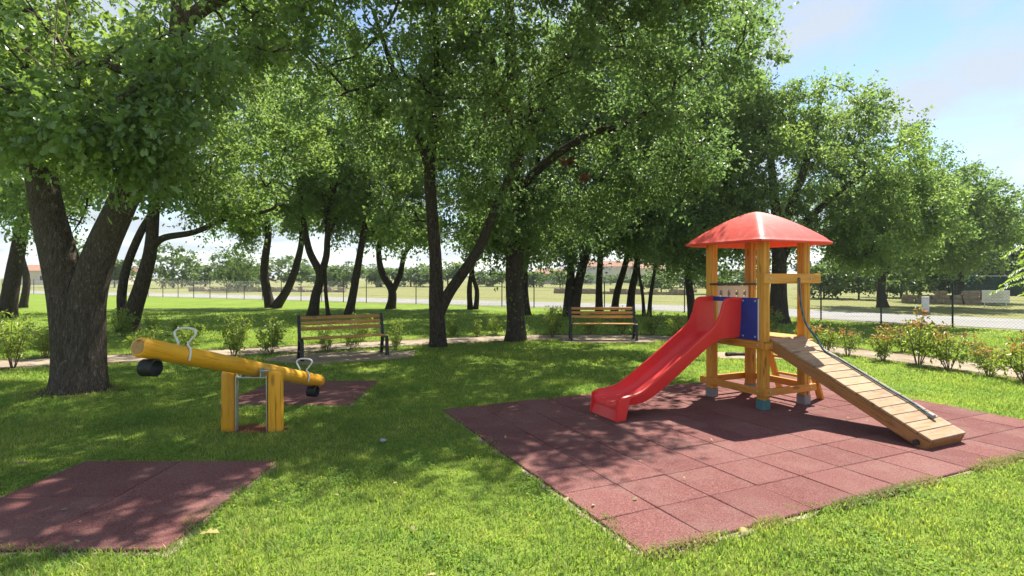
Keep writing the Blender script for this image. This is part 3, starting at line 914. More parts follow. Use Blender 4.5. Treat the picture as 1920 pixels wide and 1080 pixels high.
def clump_leaves(C, R, per, size, rng, up=.5, flat=.75, center=None):
    """leaf positions on little sprays round every clump centre"""
    nC = len(C); K = 8
    T = rand_unit(nC * K, rng); T[:, 2] *= flat
    if center is not None:
        o = np.repeat(C - center, K, axis=0); o /= (np.linalg.norm(o, axis=1, keepdims=True) + 1e-6)
        T = T + o * .45
    T /= np.linalg.norm(T, axis=1, keepdims=True)
    base = np.repeat(C, K, axis=0); rr_ = np.repeat(R, K) * rng.uniform(.55, 1.25, nC * K)
    m_ = max(1, per // K)
    t = rng.uniform(.15, 1.0, (nC * K, m_)) ** .7
    P = base[:, None, :] + T[:, None, :] * (rr_[:, None] * t)[:, :, None]
    P = P.reshape(-1, 3) + rng.normal(size=(nC * K * m_, 3)) * (np.repeat(rr_, m_) * .13)[:, None]
    P[:, 2] -= (np.repeat(rr_, m_) * (t.ravel() ** 2) * .22)
    D = np.repeat(T, m_, axis=0) * .8 + rand_unit(len(P), rng) * .9; D[:, 2] -= .15
    D /= np.linalg.norm(D, axis=1, keepdims=True)
    U = rand_unit(len(P), rng) * .9; U[:, 2] += up + .25
    U = U - D * (U * D).sum(1, keepdims=True); U /= (np.linalg.norm(U, axis=1, keepdims=True) + 1e-9)
    L = size * rng.uniform(.5, 1.35, len(P)) * np.repeat(np.repeat(rng.uniform(.8, 1.2, nC), K), m_)
    return P, D, U, L


def sample_clumps(ells, n, rng, mind=.35):
    """ells: (center, radii, weight). points biased to the outer part, loosely spaced, with gaps"""
    pts = []
    W = np.array([e[2] for e in ells]); W = W / W.sum()
    for e, w in zip(ells, W):
        c = np.array(e[0]); r = np.array(e[1]); want = max(1, int(n * w)); got = []
        tries = 0
        ph = rng.uniform(0, 6, 3)
        while len(got) < want and tries < want * 40:
            tries += 1
            u = rand_unit(1, rng)[0] * rng.uniform(.08, 1) ** .45
            p = c + u * r
            # soft gaps
            g = math.sin(p[0] * 1.7 + ph[0]) + math.sin(p[1] * 1.6 + ph[1]) + math.sin(p[2] * 2.1 + ph[2]) + .7 * math.sin(p[0] * 3.3 + p[2] * 2.7)
            if g < -.42: continue
            if got:
                d = np.linalg.norm(np.array(got[-60:]) - p, axis=1).min()
                if d < mind: continue
            got.append(p)
        pts += got
    return np.array(pts)


def grow(limbs, clumps, rng, tip=.007, start=.35):
    """attach every clump centre to the nearest piece of limb or branch; returns branch polylines"""
    node = []; par = []; lrad = []
    for lm in limbs:
        n_ = len(lm)
        for k_, (p, r) in enumerate(lm):
            node.append(np.array(p)); par.append(-1); lrad.append(r)
    nl = len(node)
    keep = [i for i in range(nl)]
    zmax = max(p[2] for p in node)
    act = [i for i in range(nl) if node[i][2] > zmax * start]
    cnt = [0] * nl
    order = np.argsort([min(np.linalg.norm(c - node[i]) for i in act) for c in clumps])
    arr = np.array([node[i] for i in act]); ids = list(act)
    lines = []
    for o in order:
        c = clumps[o]
        d = np.linalg.norm(arr - c, axis=1) + .35 * np.maximum(0, arr[:, 2] - c[2])
        j = ids[int(np.argmin(d))]; p0 = node[j]; dist = np.linalg.norm(c - p0)
        ns = max(2, int(dist / .45))
        bend = rng.normal(size=3) * dist * .10; bend[2] += dist * .08
        prev = j; ln = [j]
        for s_ in range(1, ns + 1):
            t = s_ / ns
            q = p0 + (c - p0) * t + bend * math.sin(math.pi * t)
            node.append(q); par.append(prev); lrad.append(None); cnt.append(0)
            prev = len(node) - 1; ln.append(prev); ids.append(prev)
        arr = np.vstack([arr, np.array([node[i] for i in ln[1:]])])
        k_ = prev
        while k_ >= 0: cnt[k_] += 1; k_ = par[k_]
        lines.append(ln)
    out = []
    for ln in lines:
        pts = [node[i] for i in ln]
        rad = [tip * (1 + cnt[i]) ** .5 * 1.15 if lrad[i] is None else tip * (1 + cnt[ln[1]]) ** .5 * 1.2 for i in ln]
        rad[-1] = tip * .7
        out.append((pts, rad))
    return out


def tubes_np(lines, seg=5):
    m = MB()
    for pts, rad in lines: m.tube([Vector(p) for p in pts], rad, seg, cap=False)
    return m


def trunk_mesh(limbs, seg, rng, rough=.0, flare=0.0):
    m = MB()
    for li, lm in enumerate(limbs):
        P = smooth_path([p for p, r in lm], 5)
        tk = np.linspace(0, len(lm) - 1, len(P)); R = np.interp(tk, range(len(lm)), [r for p, r in lm])
        n0 = len(m.v)
        m.tube(P, list(R), seg, cap=True)
        ph = rng.uniform(0, 6.28, 6)
        for i in range(len(P)):
            for q in range(seg):
                v = Vector(m.v[n0 + i * seg + q]); d = v - P[i]
                a = math.atan2(d.y, d.x); z = P[i].z
                k_ = 1 + rough * (math.sin(3 * a + ph[0] + z * 1.1) * .5 + math.sin(5 * a + ph[1] - z * 1.7) * .35 + math.sin(9 * a + ph[2] + z * 2.3) * .2 + math.sin(z * 4 + ph[3] + a) * .25)
                if flare and li == 0 or flare and P[i].z < .6:
                    k_ += flare * math.exp(-max(0, z) / .22) * (1 + .55 * math.sin(4 * a + ph[4]) + .3 * math.sin(7 * a + ph[5]))
                m.v[n0 + i * seg + q] = tuple(P[i] + d * k_)
    return m


def tree(name, label, base, limbs, ells, ncl, per, size, leaf, bk, seed, rclump=.55, seg=10, lobed=0, mind=.35, group=None, rough=.06, flare=.25, up=.5, tip=.007, cat='tree', start=.35, extra=None):
    rng = np.random.default_rng(seed)
    b = Vector(base)
    if not lobed: ncl = int(ncl * .95); per = int(per * 1.92); size *= .84; rclump *= 1.04
    e = empty(name, b, 0, label, cat, group)
    lim = [[(Vector(p) - b, r) for p, r in lm] for lm in limbs]
    el = [(np.array(c) - np.array(b), r, w) for c, r, w in ells]
    trunk_mesh(lim, seg, rng, rough, flare).build('trunk', M[bk], e, True, None)
    lim_f = []
    for lm in lim:
        P = smooth_path([p for p, r in lm], 5); R = np.interp(np.linspace(0, len(lm) - 1, len(P)), range(len(lm)), [r for p, r in lm])
        lim_f.append(list(zip([np.array(p) for p in P], R)))
    C = sample_clumps(el, ncl, rng, mind)
    br = tubes_np(grow(lim_f, C, rng, tip, start), 5)
    br.build('branches', M[bk], e, True, None)['kind'] = 'stuff'
    Rr = rng.uniform(.7, 1.3, len(C)) * rclump
    cen = C.mean(axis=0)
    P, D, U, L = clump_leaves(C, Rr, per, size, rng, up, center=cen)
    if lobed:
        V, F = leaf_lobed(P, D, U, L, rng)
    else:
        V, F = leaf_simple(P, D, U, L, L * rng.uniform(.5, .75, len(L)), rng)
    cr = obj('crown', np_mesh('crown', V, [F]), M[leaf], e); cr['kind'] = 'stuff'
    return e, cr, (P, D, U, L)


def limb(pix, Z, radii, dz=None):
    """limb through photo pixels at depth Z (dz: change of depth per point)"""
    out = []
    for k_, (x, y) in enumerate(pix):
        zz = Z + (dz[k_] if dz else 0)
        out.append((A(x, y, zz), radii[k_]))
    return out


# ------------------------------------------------------------------ trees
# near left oak with a forked trunk
Z1 = 8.1
base1 = G(150, 732); Z1 = base1.y
L_a = [(base1 + Vector((-.10, .06, -.08)), 0.298), (A(140, 640, Z1), 0.275), (A(128, 560, Z1), 0.249), (A(108, 470, Z1 + .02), 0.231), (A(88, 390, Z1 + .1), 0.212), (A(72, 300, Z1 + .2), 0.193), (A(50, 180, Z1 + .3), 0.171), (A(30, 40, Z1 + .3), 0.149), (A(-10, -160, Z1 + .2), 0.104), (A(-60, -380, Z1), 0.052)]
L_b = [(base1 + Vector((.09, -.04, -.08)), 0.283), (A(158, 640, Z1), 0.268), (A(164, 560, Z1 - .02), 0.238), (A(190, 470, Z1 - .05), 0.212), (A(226, 390, Z1 - .05), 0.190), (A(262, 310, Z1), 0.167), (A(288, 220, Z1 + .1), 0.141), (A(315, 120, Z1 + .2), 0.123), (A(345, 45, Z1 + .25), 0.112), (A(430, -15, Z1 + .3), 0.097), (A(560, -90, Z1 + .1), 0.067), (A(700, -200, Z1 - .2), .060), (A(860, -260, Z1 - .2), .03)]
L_c = [(A(300, 180, Z1 + .1), 0.096), (A(330, 60, Z1 - .2), 0.088), (A(330, -120, Z1 - .6), 0.064), (A(300, -300, Z1 - 1.0), 0.040)]
L_d = [(A(100, 440, Z1 + .1), 0.096), (A(55, 300, Z1 + .5), 0.080), (A(-40, 210, Z1 + .6), 0.064), (A(-140, 120, Z1 + .6), 0.040)]
L_e = [(A(70, 290, Z1 + .1), 0.088), (A(110, 180, Z1 - .4), 0.072), (A(160, 120, Z1 - .9), 0.056), (A(200, 120, Z1 - 1.3), 0.040)]
t1, c1, lv = tree('oak_tree', 'large forked oak with thick grey-brown trunk beside the seesaw', base1, [L_a, L_b, L_c, L_d, L_e],
     [(A(190, 195, 7.0), (1.10, .8, .80), 2.4), (A(40, 215, 7.5), (.75, .7, .6), 1.0), (A(60, 50, 7.4), (1.5, 1.0, .8), 1.6), (A(250, 300, 7.3), (.45, .5, .22), .4),
      (A(330, 20, 8.2), (2.2, 1.4, .9), 1.8), (A(330, 130, 7.2), (.8, .6, .6), .9), (Vector((-6.6, 8.6, 7.4)), (4.2, 3.6, 2.0), 2.4), (Vector((-3.2, 8.2, 6.9)), (2.2, 1.8, 1.1), 1.6), (Vector((-1.0, 8.1, 7.5)), (1.9, 1.4, .9), 2.8), (A(30, 190, 9.3), (1.3, .8, 1.3), 1.0), (A(300, 170, 9.4), (1.2, .8, .9), .9)],
     440, 88, .105, 'leaf_near', 'bark_near', 11, rclump=.42, seg=36, lobed=1, mind=.22, rough=.045, flare=.22, tip=.006, start=.3)
# the leaves that show largest are parts of their own
cm = MB(); Vl, Fl = leaf_lobed(np.zeros((1, 3)), np.array([[1., 0, 0]]), np.array([[0, 0, 1.]]), np.array([1.0]), None)
lm_ = np_mesh('leaf', Vl, [Fl]); lm_.materials.append(M['leaf_near'])
Pw = lv[0] + np.array(base1)
sx_ = 960 + FPX * Pw[:, 0] / np.maximum(.1, Pw[:, 1]); sy_ = HZ - FPX * (Pw[:, 2] - CAM_H) / np.maximum(.1, Pw[:, 1])
vis = np.where((sx_ > 5) & (sx_ < 700) & (sy_ > 5) & (sy_ < 480))[0]
vis = vis[np.argsort(Pw[vis, 1])[:300]]
rngl = np.random.default_rng(3)
for i in vis:
    p, d, u, L = lv[0][i], lv[1][i], lv[2][i], lv[3][i]
    p = p + rngl.normal(size=3) * .02
    s_ = np.cross(u, d)
    Mx = Matrix(((d[0] * L, s_[0] * L, u[0] * L, p[0]), (d[1] * L, s_[1] * L, u[1] * L, p[1] - .03), (d[2] * L, s_[2] * L, u[2] * L, p[2]), (0, 0, 0, 1)))
    o = bpy.data.objects.new('leaf', lm_); o.parent = c1; o.matrix_local = Mx; COL.objects.link(o)
# bare hanging twigs
m = MB()
for pts in ([(110, -10, 6.4), (104, 60, 6.3), (98, 125, 6.2), (80, 128, 6.2)], [(98, 125, 6.2), (130, 118, 6.15), (152, 108, 6.1)], [(80, 128, 6.2), (62, 108, 6.2), (45, 95, 6.2)], [(104, 60, 6.3), (122, 95, 6.2), (135, 112, 6.2)], [(120, 0, 6.4), (128, 40, 6.4), (118, 80, 6.3)], [(88, 10, 6.5), (95, 50, 6.4), (84, 78, 6.4)]):
    m.tube(smooth_path([A(*q) - base1 for q in pts], 4), .007, 5)
m.build('dead_twigs', M['twig'], t1, True, None)['kind'] = 'stuff'

TREES = dict()
def simple_tree(label, base, limbs, ells, ncl, per, size, leaf='leaf_oak', bk='bark', seed=1, rcl=.6, **kw):
    return tree('oak_tree', label, base, limbs, ells, ncl, per, size, leaf, bk, seed, rclump=rcl, group='park trees', **kw)

# forked tree in the centre (x 822)
b = G(822, 650); Z = b.y
simple_tree('forked tree right of the nearer bench, its limb leaning right', b,
    [[(b + Vector((0, 0, -.05)), .20), (A(820, 600, Z), .185), (A(817, 560, Z), .17), (A(816, 480, Z), .15), (A(810, 400, Z), .14), (A(806, 320, Z), .13), (A(815, 230, Z), .12), (A(835, 130, Z), .10), (A(850, 20, Z), .08), (A(850, -120, Z), .05)],
     [(A(822, 590, Z), .14), (A(842, 550, Z), .135), (A(870, 510, Z - .1), .125), (A(898, 465, Z - .2), .115), (A(925, 400, Z - .3), .10), (A(960, 320, Z - .4), .08), (A(1010, 220, Z - .4), .06)],
     [(A(808, 330, Z), .10), (A(780, 240, Z + .3), .09), (A(740, 140, Z + .3), .07), (A(700, 20, Z), .05)],
     [(A(812, 240, Z), .08), (A(820, 120, Z - 1.2), .07), (A(800, -60, Z - 2.6), .05), (A(760, -260, Z - 3.6), .03)]],
    [((-1.9, 12.6, 8.2), (4.6, 4.6, 3.6), 7), ((-3.6, 11.6, 6.6), (2.4, 2.4, 1.6), 1.6), ((-.6, 12.2, 5.6), (2.0, 1.6, 1.6), 1.6), (A(730, 190, 14), (1.7, 1.4, 1.5), 1.2), (A(900, 300, 13.2), (1.0, .9, 1.0), .6), ((-1.2, 9.6, 7.9), (2.8, 1.6, 1.3), 2.4), (A(880, 400, 13.6), (.9, .8, .6), .5), (A(760, 400, 13.8), (.7, .7, .5), .3)],
    400, 88, .115, 'leaf_oak', 'bark', 21, .62, seg=16, start=.3)

# tall straight tree (x 967) with dense low foliage
b = G(967, 640); Z = b.y
t12, c12, l12 = simple_tree('thick straight-trunked tree between the two benches', b,
    [[(b + Vector((0, 0, -.05)), .25), (A(967, 600, Z), .235), (A(965, 540, Z), .225), (A(966, 460, Z), .22), (A(970, 350, Z), .20), (A(968, 220, Z), .18), (A(958, 100, Z), .16), (A(955, 0, Z), .13), (A(950, -160, Z), .08)],
     [(A(968, 360, Z), .12), (A(1030, 300, Z - .2), .105), (A(1110, 250, Z - .5), .095), (A(1170, 235, Z - .8), .085), (A(1260, 180, Z - 1.2), .06)],
     [(A(965, 260, Z), .11), (A(1040, 140, Z - .5), .10), (A(1090, 60, Z - .9), .085), (A(1130, -60, Z - 1.5), .06)],
     [(A(962, 200, Z), .10), (A(900, 60, Z - 1.0), .09), (A(870, -60, Z - 2.0), .07)]],
    [((.9, 13.4, 8.2), (4.4, 4.6, 3.8), 7), (A(1040, 400, 14.2), (1.15, 1.0, .95), 1.0), (A(1130, 330, 14.0), (1.4, 1.2, 1.2), 1.2), (A(990, 430, 14.8), (.9, .8, .7), .7), ((3.3, 12.2, 6.6), (2.2, 2.0, 1.8), 1.8), ((2.2, 10.2, 7.8), (2.1, 1.7, 1.2), 4.0), (A(1250, 250, 13.5), (1.5, 1.2, 1.5), 1.2), (A(1060, 455, 15.5), (1.1, .8, .55), .6), (A(925, 450, 14.9), (.5, .5, .4), .25), (A(930, 420, 14.8), (.7, .7, .6), .5)],
    530, 88, .115, 'leaf_dark', 'bark', 22, .62, seg=18, start=.3)
# dead red-brown foliage patches caught in that crown
rngd = np.random.default_rng(5)
dc = np.array([np.array(A(x, y, z)) - np.array(b) for x, y, z in ((938, 165, 12.2), (950, 190, 12.2), (943, 205, 12.1), (915, 210, 12.2), (1062, 300, 12.6), (1092, 332, 12.6))])
P, D, U, L = clump_leaves(dc, np.array([.22, .26, .2, .14, .14, .1]), 88, .10, rngd)
V, F = leaf_simple(P, D, U, L, L * .5, rngd)
dd = obj('dead_foliage', np_mesh('dead_foliage', V, [F]), M['leaf_dead'], t12); dd['kind'] = 'stuff'; dd['label'] = 'dried red-brown leaves in the crown'
# ivy up its trunk
nv = 1500; zz = rngd.uniform(.2, 4.5, nv); aa = rngd.uniform(0, 6.28, nv); r_ = .24 + rngd.uniform(0, .06, nv)
P = np.stack([r_ * np.cos(aa), r_ * np.sin(aa), zz], 1); U = np.stack([np.cos(aa), np.sin(aa), .3 + 0 * aa], 1) + rand_unit(nv, rngd) * .5; U /= np.linalg.norm(U, axis=1, keepdims=True)
D = rand_unit(nv, rngd); D[:, 2] -= .6; D -= U * (D * U).sum(1, keepdims=True); D /= np.linalg.norm(D, axis=1, keepdims=True)
keepi = (zz > 2.4) | (rngd.uniform(size=nv) < .12); P, D, U = P[keepi], D[keepi], U[keepi]
L = rngd.uniform(.05, .09, len(P)); V, F = leaf_simple(P, D, U, L, L * .8, rngd)
iv = obj('ivy', np_mesh('ivy', V, [F]), M['leaf_dark'], t12); iv['kind'] = 'stuff'


def std(label, px, py, stems, crown, ncl, per, size, leaf, seed, rcl=.7, r0=.18, bk='bark', Zo=None, seg=10, **kw):
    """tree from pixel stems at the depth of its base"""
    b = G(px, py); Z = b.y if Zo is None else Zo
    limbs = []
    for st in stems:
        pts = st[0]; ra, rb = st[1]
        n_ = len(pts)
        limbs.append([(A(x, y, Z) - (Vector((0, 0, .08)) if (q == 0 and y > py - 3) else Vector((0, 0, 0))), ra + (rb - ra) * q / (n_ - 1)) for q, (x, y) in enumerate(pts)])
    return simple_tree(label, b, limbs, crown(b, Z), ncl, per, size, leaf, bk, seed, rcl, seg=seg, **kw)


def W3(b, *e): return [((b.x + c[0], b.y + c[1], c[2]), r, w) for c, r, w in e]

# left mid tree behind the oak (x 245) with a long limb to the right
std('leaning dark double-trunk tree between the big oak and the raised seesaw end', 238, 622,
    [([(238, 622), (252, 575), (270, 520), (283, 465), (290, 380), (298, 280), (290, 150), (260, 20)], (.26, .08)),
     ([(232, 600), (228, 555), (238, 500), (262, 440), (285, 400)], (.14, .10)),
     ([(284, 462), (310, 445), (365, 435), (420, 412), (480, 402), (540, 380)], (.12, .04)),
     ([(290, 380), (350, 280), (420, 190), (480, 60)], (.13, .05))],
    lambda b, Z: W3(b, ((0, 0, 7.2), (4.2, 3.6, 3.2), 5), ((3.4, -.5, 6.2), (2.6, 2.4, 2.2), 2)) + [(A(420, 375, Z), (1.5, 1.0, .45), .8), (A(330, 330, Z), (1.2, 1.0, .9), .7), (A(120, 380, Z), (1.6, 1.2, 1.2), .8)],
    270, 88, .135, 'leaf_light', 31, .66, seg=14, start=.3)
std('leaning tree at the left edge beyond the big oak', 15, 596,
    [([(12, 596), (25, 520), (42, 420), (62, 340), (90, 220), (110, 80)], (.32, .10)), ([(48, 400), (10, 320), (-40, 220)], (.14, .06))],
    lambda b, Z: W3(b, ((.5, 0, 8.5), (4.2, 3.5, 4.0), 4), ((1.0, -1, 5.6), (2.4, 2, 1.6), 1)), 210, 80, .16, 'leaf_light', 32, .8, start=.3)
std('thin curved tree right of the leaning tree at the left edge', 43, 577,
    [([(43, 577), (50, 525), (38, 470), (46, 420), (60, 340), (50, 240)], (.19, .07))],
    lambda b, Z: W3(b, ((0, 0, 8.2), (3.6, 3.5, 3.8), 3)), 130, 80, .19, 'leaf_oak', 33, .95, start=.35)
std('low-forked V-shaped tree farther left on the lawn', 512, 577,
    [([(508, 577), (500, 545), (496, 500), (503, 440), (499, 400), (490, 320), (470, 220)], (.28, .08)), ([(514, 577), (540, 540), (558, 490), (566, 440), (556, 385), (590, 290)], (.26, .07)), ([(499, 405), (470, 395), (440, 405), (400, 395)], (.10, .04))],
    lambda b, Z: W3(b, ((-1, 0, 8.6), (4.6, 4.2, 3.9), 4), ((1.4, -.5, 5.9), (2.4, 2, 1.0), .9), ((-2.6, 0, 5.2), (1.8, 1.5, .9), .5)) + [(A(455, 425, Z), (.8, .8, 1.1), .5), (A(545, 400, Z), (1.0, .8, .9), .4)], 230, 80, .18, 'leaf_light', 34, .85, start=.35)
std('Y-shaped tree just left of the thin sapling behind the bench', 586, 592,
    [([(586, 592), (592, 555), (600, 515), (580, 470), (570, 420), (560, 340), (540, 220)], (.23, .07)), ([(599, 522), (612, 480), (617, 430), (648, 392), (700, 355), (730, 280)], (.17, .06)), ([(617, 430), (618, 380), (640, 320), (640, 220)], (.12, .05))],
    lambda b, Z: W3(b, ((0, 0, 8.0), (4.2, 4.0, 3.6), 4), ((2.2, -.5, 6.4), (2.2, 2, 1.5), 1.0), ((-.6, 0, 5.1), (1.2, 1, .6), .3)), 190, 80, .16, 'leaf_light', 35, .78, start=.35)
std('thin sapling close beside the Y-shaped tree', 616, 592,
    [([(616, 592), (611, 550), (610, 510), (612, 470), (610, 420)], (.09, .04))],
    lambda b, Z: W3(b, ((0, 0, 5.6), (1.2, 1.2, 1.2), 3)), 36, 72, .15, 'leaf_light', 36, .6, start=.4)
std('single slanting tree right of the Y-shaped tree', 656, 590,
    [([(654, 590), (664, 540), (674, 480), (684, 420), (684, 370), (690, 260), (680, 140)], (.20, .07))],
    lambda b, Z: W3(b, ((.3, 0, 8.0), (3.4, 3.4, 3.6), 3), ((.2, 0, 4.9), (1.2, 1, .7), .4)) + [(A(765, 425, Z), (1.1, .8, .9), .6), (A(640, 410, Z), (.7, .7, .8), .3)], 170, 80, .16, 'leaf_light', 37, .8, start=.35)
std('U-forked tree farther back, left of the central forked tree', 733, 579,
    [([(733, 579), (735, 545), (716, 510), (710, 470), (715, 420), (700, 340)], (.25, .07)), ([(735, 548), (750, 515), (758, 478), (775, 450), (790, 380)], (.18, .07))],
    lambda b, Z: W3(b, ((0, 0, 7.6), (4.0, 3.6, 3.6), 3), ((.9, -.5, 4.5), (1.9, 1.5, 1.0), 1.0), ((-.8, 0, 4.6), (1.5, 1, .9), .5)), 200, 80, .18, 'leaf_light', 38, .85, start=.35)
std('slim twin-stemmed tree right behind the central forked limb', 886, 580,
    [([(882, 580), (880, 540), (884, 505), (880, 440), (870, 340)], (.15, .06)), ([(892, 580), (894, 545), (886, 505), (900, 430), (920, 330)], (.14, .06))],
    lambda b, Z: W3(b, ((0, 0, 7.8), (3.6, 3.4, 3.9), 3), ((.6, 0, 4.2), (1.6, 1.2, .9), .7)), 170, 80, .19, 'leaf_oak', 39, .9, start=.4)
std('dark tree hidden close behind the thick straight trunk', 987, 592,
    [([(987, 592), (982, 540), (984, 470), (1000, 380), (1010, 260), (1000, 100)], (.22, .07))],
    lambda b, Z: W3(b, ((.4, 0, 8.0), (3.6, 3.4, 4.6), 3)), 170, 80, .17, 'leaf_dark', 40, .85, start=.35)
std('dark twin-trunk tree just left of the farther bench', 1070, 594,
    [([(1064, 594), (1067, 550), (1070, 500), (1060, 430), (1050, 330)], (.24, .08)), ([(1076, 594), (1083, 540), (1097, 480), (1110, 400), (1130, 300), (1140, 150)], (.24, .07))],
    lambda b, Z: W3(b, ((.6, 0, 8.4), (3.6, 3.4, 4.6), 3), ((-.4, -.4, 3.5), (1.7, 1.3, 1.0), 1.2), ((-2.0, 0, 3.8), (1.2, 1.0, 1.0), .6), ((1.6, 0, 4.4), (1.5, 1.2, 1.2), 1.0)), 220, 88, .165, 'leaf_dark', 41, .8, start=.3)
std('straight slim tree rising behind the farther bench backrest', 1124, 588,
    [([(1124, 588), (1123, 540), (1126, 470), (1125, 400), (1130, 260), (1120, 100)], (.18, .06))],
    lambda b, Z: W3(b, ((0, 0, 9.0), (3.2, 3.2, 4.2), 3), ((.2, 0, 3.9), (1.3, 1.1, .9), .5)), 175, 80, .18, 'leaf_oak', 42, .85, start=.35)
std('slanting tree behind the right half of the farther bench', 1152, 588,
    [([(1151, 588), (1157, 550), (1170, 505), (1178, 470), (1200, 380), (1210, 220), (1220, 60)], (.18, .06))],
    lambda b, Z: W3(b, ((1.0, 0, 9.0), (3.4, 3.2, 4.4), 3), ((.9, 0, 4.1), (1.5, 1.1, 1.0), .7)), 190, 80, .18, 'leaf_light', 43, .85, start=.35)
std('bent tree by the right end of the farther bench', 1182, 590,
    [([(1181, 590), (1184, 550), (1193, 505), (1200, 460), (1240, 360), (1270, 220)], (.20, .06))],
    lambda b, Z: W3(b, ((1.8, 0, 7.6), (3.4, 3.2, 4.6), 3), ((2.0, -.5, 3.7), (1.6, 1.3, 1.2), 1.2), ((.2, 0, 4.1), (1.0, 1.0, .8), .5)), 220, 84, .165, 'leaf_oak', 44, .8, start=.3)
std('very thin crooked tree between the bench trees and the slide', 1214, 594,
    [([(1208, 594), (1205, 555), (1198, 500), (1205, 430)], (.08, .04)), ([(1217, 594), (1220, 555), (1228, 505), (1240, 430)], (.10, .05))],
    lambda b, Z: W3(b, ((.4, 0, 4.9), (2.0, 1.8, 2.6), 3)), 110, 80, .16, 'leaf_light', 45, .75, start=.4)
std('tall leafy tree directly behind the red slide top', 1298, 603,
    [([(1299, 603), (1295, 560), (1290, 505), (1296, 430), (1300, 320), (1310, 180), (1320, 40)], (.17, .06)), ([(1296, 430), (1350, 330), (1380, 220)], (.09, .05))],
    lambda b, Z: W3(b, ((.1, 0, 8.2), (2.9, 3.0, 4.6), 4), ((.2, -.5, 3.5), (2.0, 1.5, 1.6), 2.0)), 310, 88, .15, 'leaf_light', 46, .72, start=.3)
# big spreading tree right of the tower
std('broad spreading tree behind the play tower, right of its roof', 1461, 606,
    [([(1461, 606), (1460, 560), (1461, 500), (1458, 440), (1450, 350), (1440, 240)], (.34, .10)), ([(1460, 500), (1490, 440), (1560, 370), (1640, 310)], (.18, .06)), ([(1459, 450), (1500, 340), (1530, 240), (1540, 180)], (.16, .05)), ([(1460, 480), (1410, 400), (1380, 320)], (.14, .05)), ([(1480, 460), (1580, 430), (1680, 400)], (.11, .04))],
    lambda b, Z: W3(b, ((.6, 0, 5.6), (3.6, 3.6, 3.2), 4), ((-.9, .3, 7.2), (2.2, 2.2, 1.5), 1.8), ((1.8, .2, 7.4), (2.0, 2.0, 1.2), 1.2), ((3.0, 0, 5.2), (2.6, 3.0, 2.7), 2.6), ((-1.6, 0, 4.4), (2.2, 2.2, 1.9), 1.4), ((4.8, .5, 4.3), (1.7, 2.0, 1.8), 1.1), ((2.2, -1.4, 3.0), (2.4, 1.2, .8), 1.0), ((4.6, 0, 3.2), (1.8, 1.4, .9), .7)),
    540, 92, .135, 'leaf_light', 47, .64, seg=14, start=.25)
std('rounded tree beyond the fence at the right of the spreading tree', 1655, 576,
    [([(1655, 576), (1652, 540), (1660, 480), (1665, 400)], (.26, .09)), ([(1655, 520), (1710, 440), (1750, 400)], (.13, .06))],
    lambda b, Z: W3(b, ((1.0, 0, 5.4), (4.4, 3.6, 3.4), 4), ((4.4, 0, 4.8), (2.8, 2.6, 2.5), 2)), 260, 84, .20, 'leaf_oak', 48, .85, start=.3)
std('low dark tree beside the white notice board', 1800, 566,
    [([(1800, 566), (1802, 530), (1800, 480)], (.22, .10))],
    lambda b, Z: W3(b, ((0, 0, 4.6), (3.4, 3.0, 2.4), 3)), 120, 80, .24, 'leaf_dark', 49, .95, start=.3)

# bright pinnate-leaved young tree at the right edge
def pinnate():
    rng = np.random.default_rng(77)
    b = Vector((15.05, 15.2, 0)); e = empty('young_tree', b, 0, 'bright green feathery-leaved young tree at the right edge', 'tree')
    m = MB(); tp = [Vector((0, 0, -.05)), Vector((.05, 0, .8)), Vector((0, .05, 1.7)), Vector((-.05, 0, 2.5))]
    m.tube(smooth_path(tp, 4), list(np.linspace(.07, .025, 13)), 10)
    Ps, Ds, Us, Ls = [], [], [], []
    for q in range(46):
        z0 = rng.uniform(1.5, 2.5); a = rng.uniform(0, 6.28); ln = rng.uniform(.8, 1.5); rise = rng.uniform(-.1, .55)
        p0 = Vector((-.02, .03, z0)); dirv = Vector((math.cos(a), math.sin(a), 0))
        pts = [p0 + dirv * ln * t + Vector((0, 0, rise * math.sin(t * 2.2) * .9 - t * t * .45)) for t in np.linspace(0, 1, 9)]
        m.tube(pts, list(np.linspace(.009, .003, 9)), 4)
        for k_ in range(2, 9):
            for rep in range(3):
                pp = pts[k_ - 1].lerp(pts[k_], rep / 3); tdir = (pts[k_] - pts[k_ - 1]).normalized()
                side = tdir.cross(Vector((0, 0, 1))).normalized()
                for sg in (-1, 1):
                    d = (side * sg + tdir * .45 + Vector((0, 0, -.25)) + Vector(rng.normal(size=3)) * .12).normalized()
                    u = Vector((rng.normal() * .2, rng.normal() * .2, 1)); u = (u - d * u.dot(d)).normalized()
                    Ps.append(pp); Ds.append(d); Us.append(u); Ls.append(rng.uniform(.13, .20))
    m.build('trunk', M['bark'], e, True, None)
    L = np.array(Ls); V, F = leaf_simple(np.array(Ps), np.array(Ds), np.array(Us), L, L * .34, rng)
    c = obj('crown', np_mesh('crown', V, [F]), M['leaf_pinnate'], e); c['kind'] = 'stuff'
pinnate()

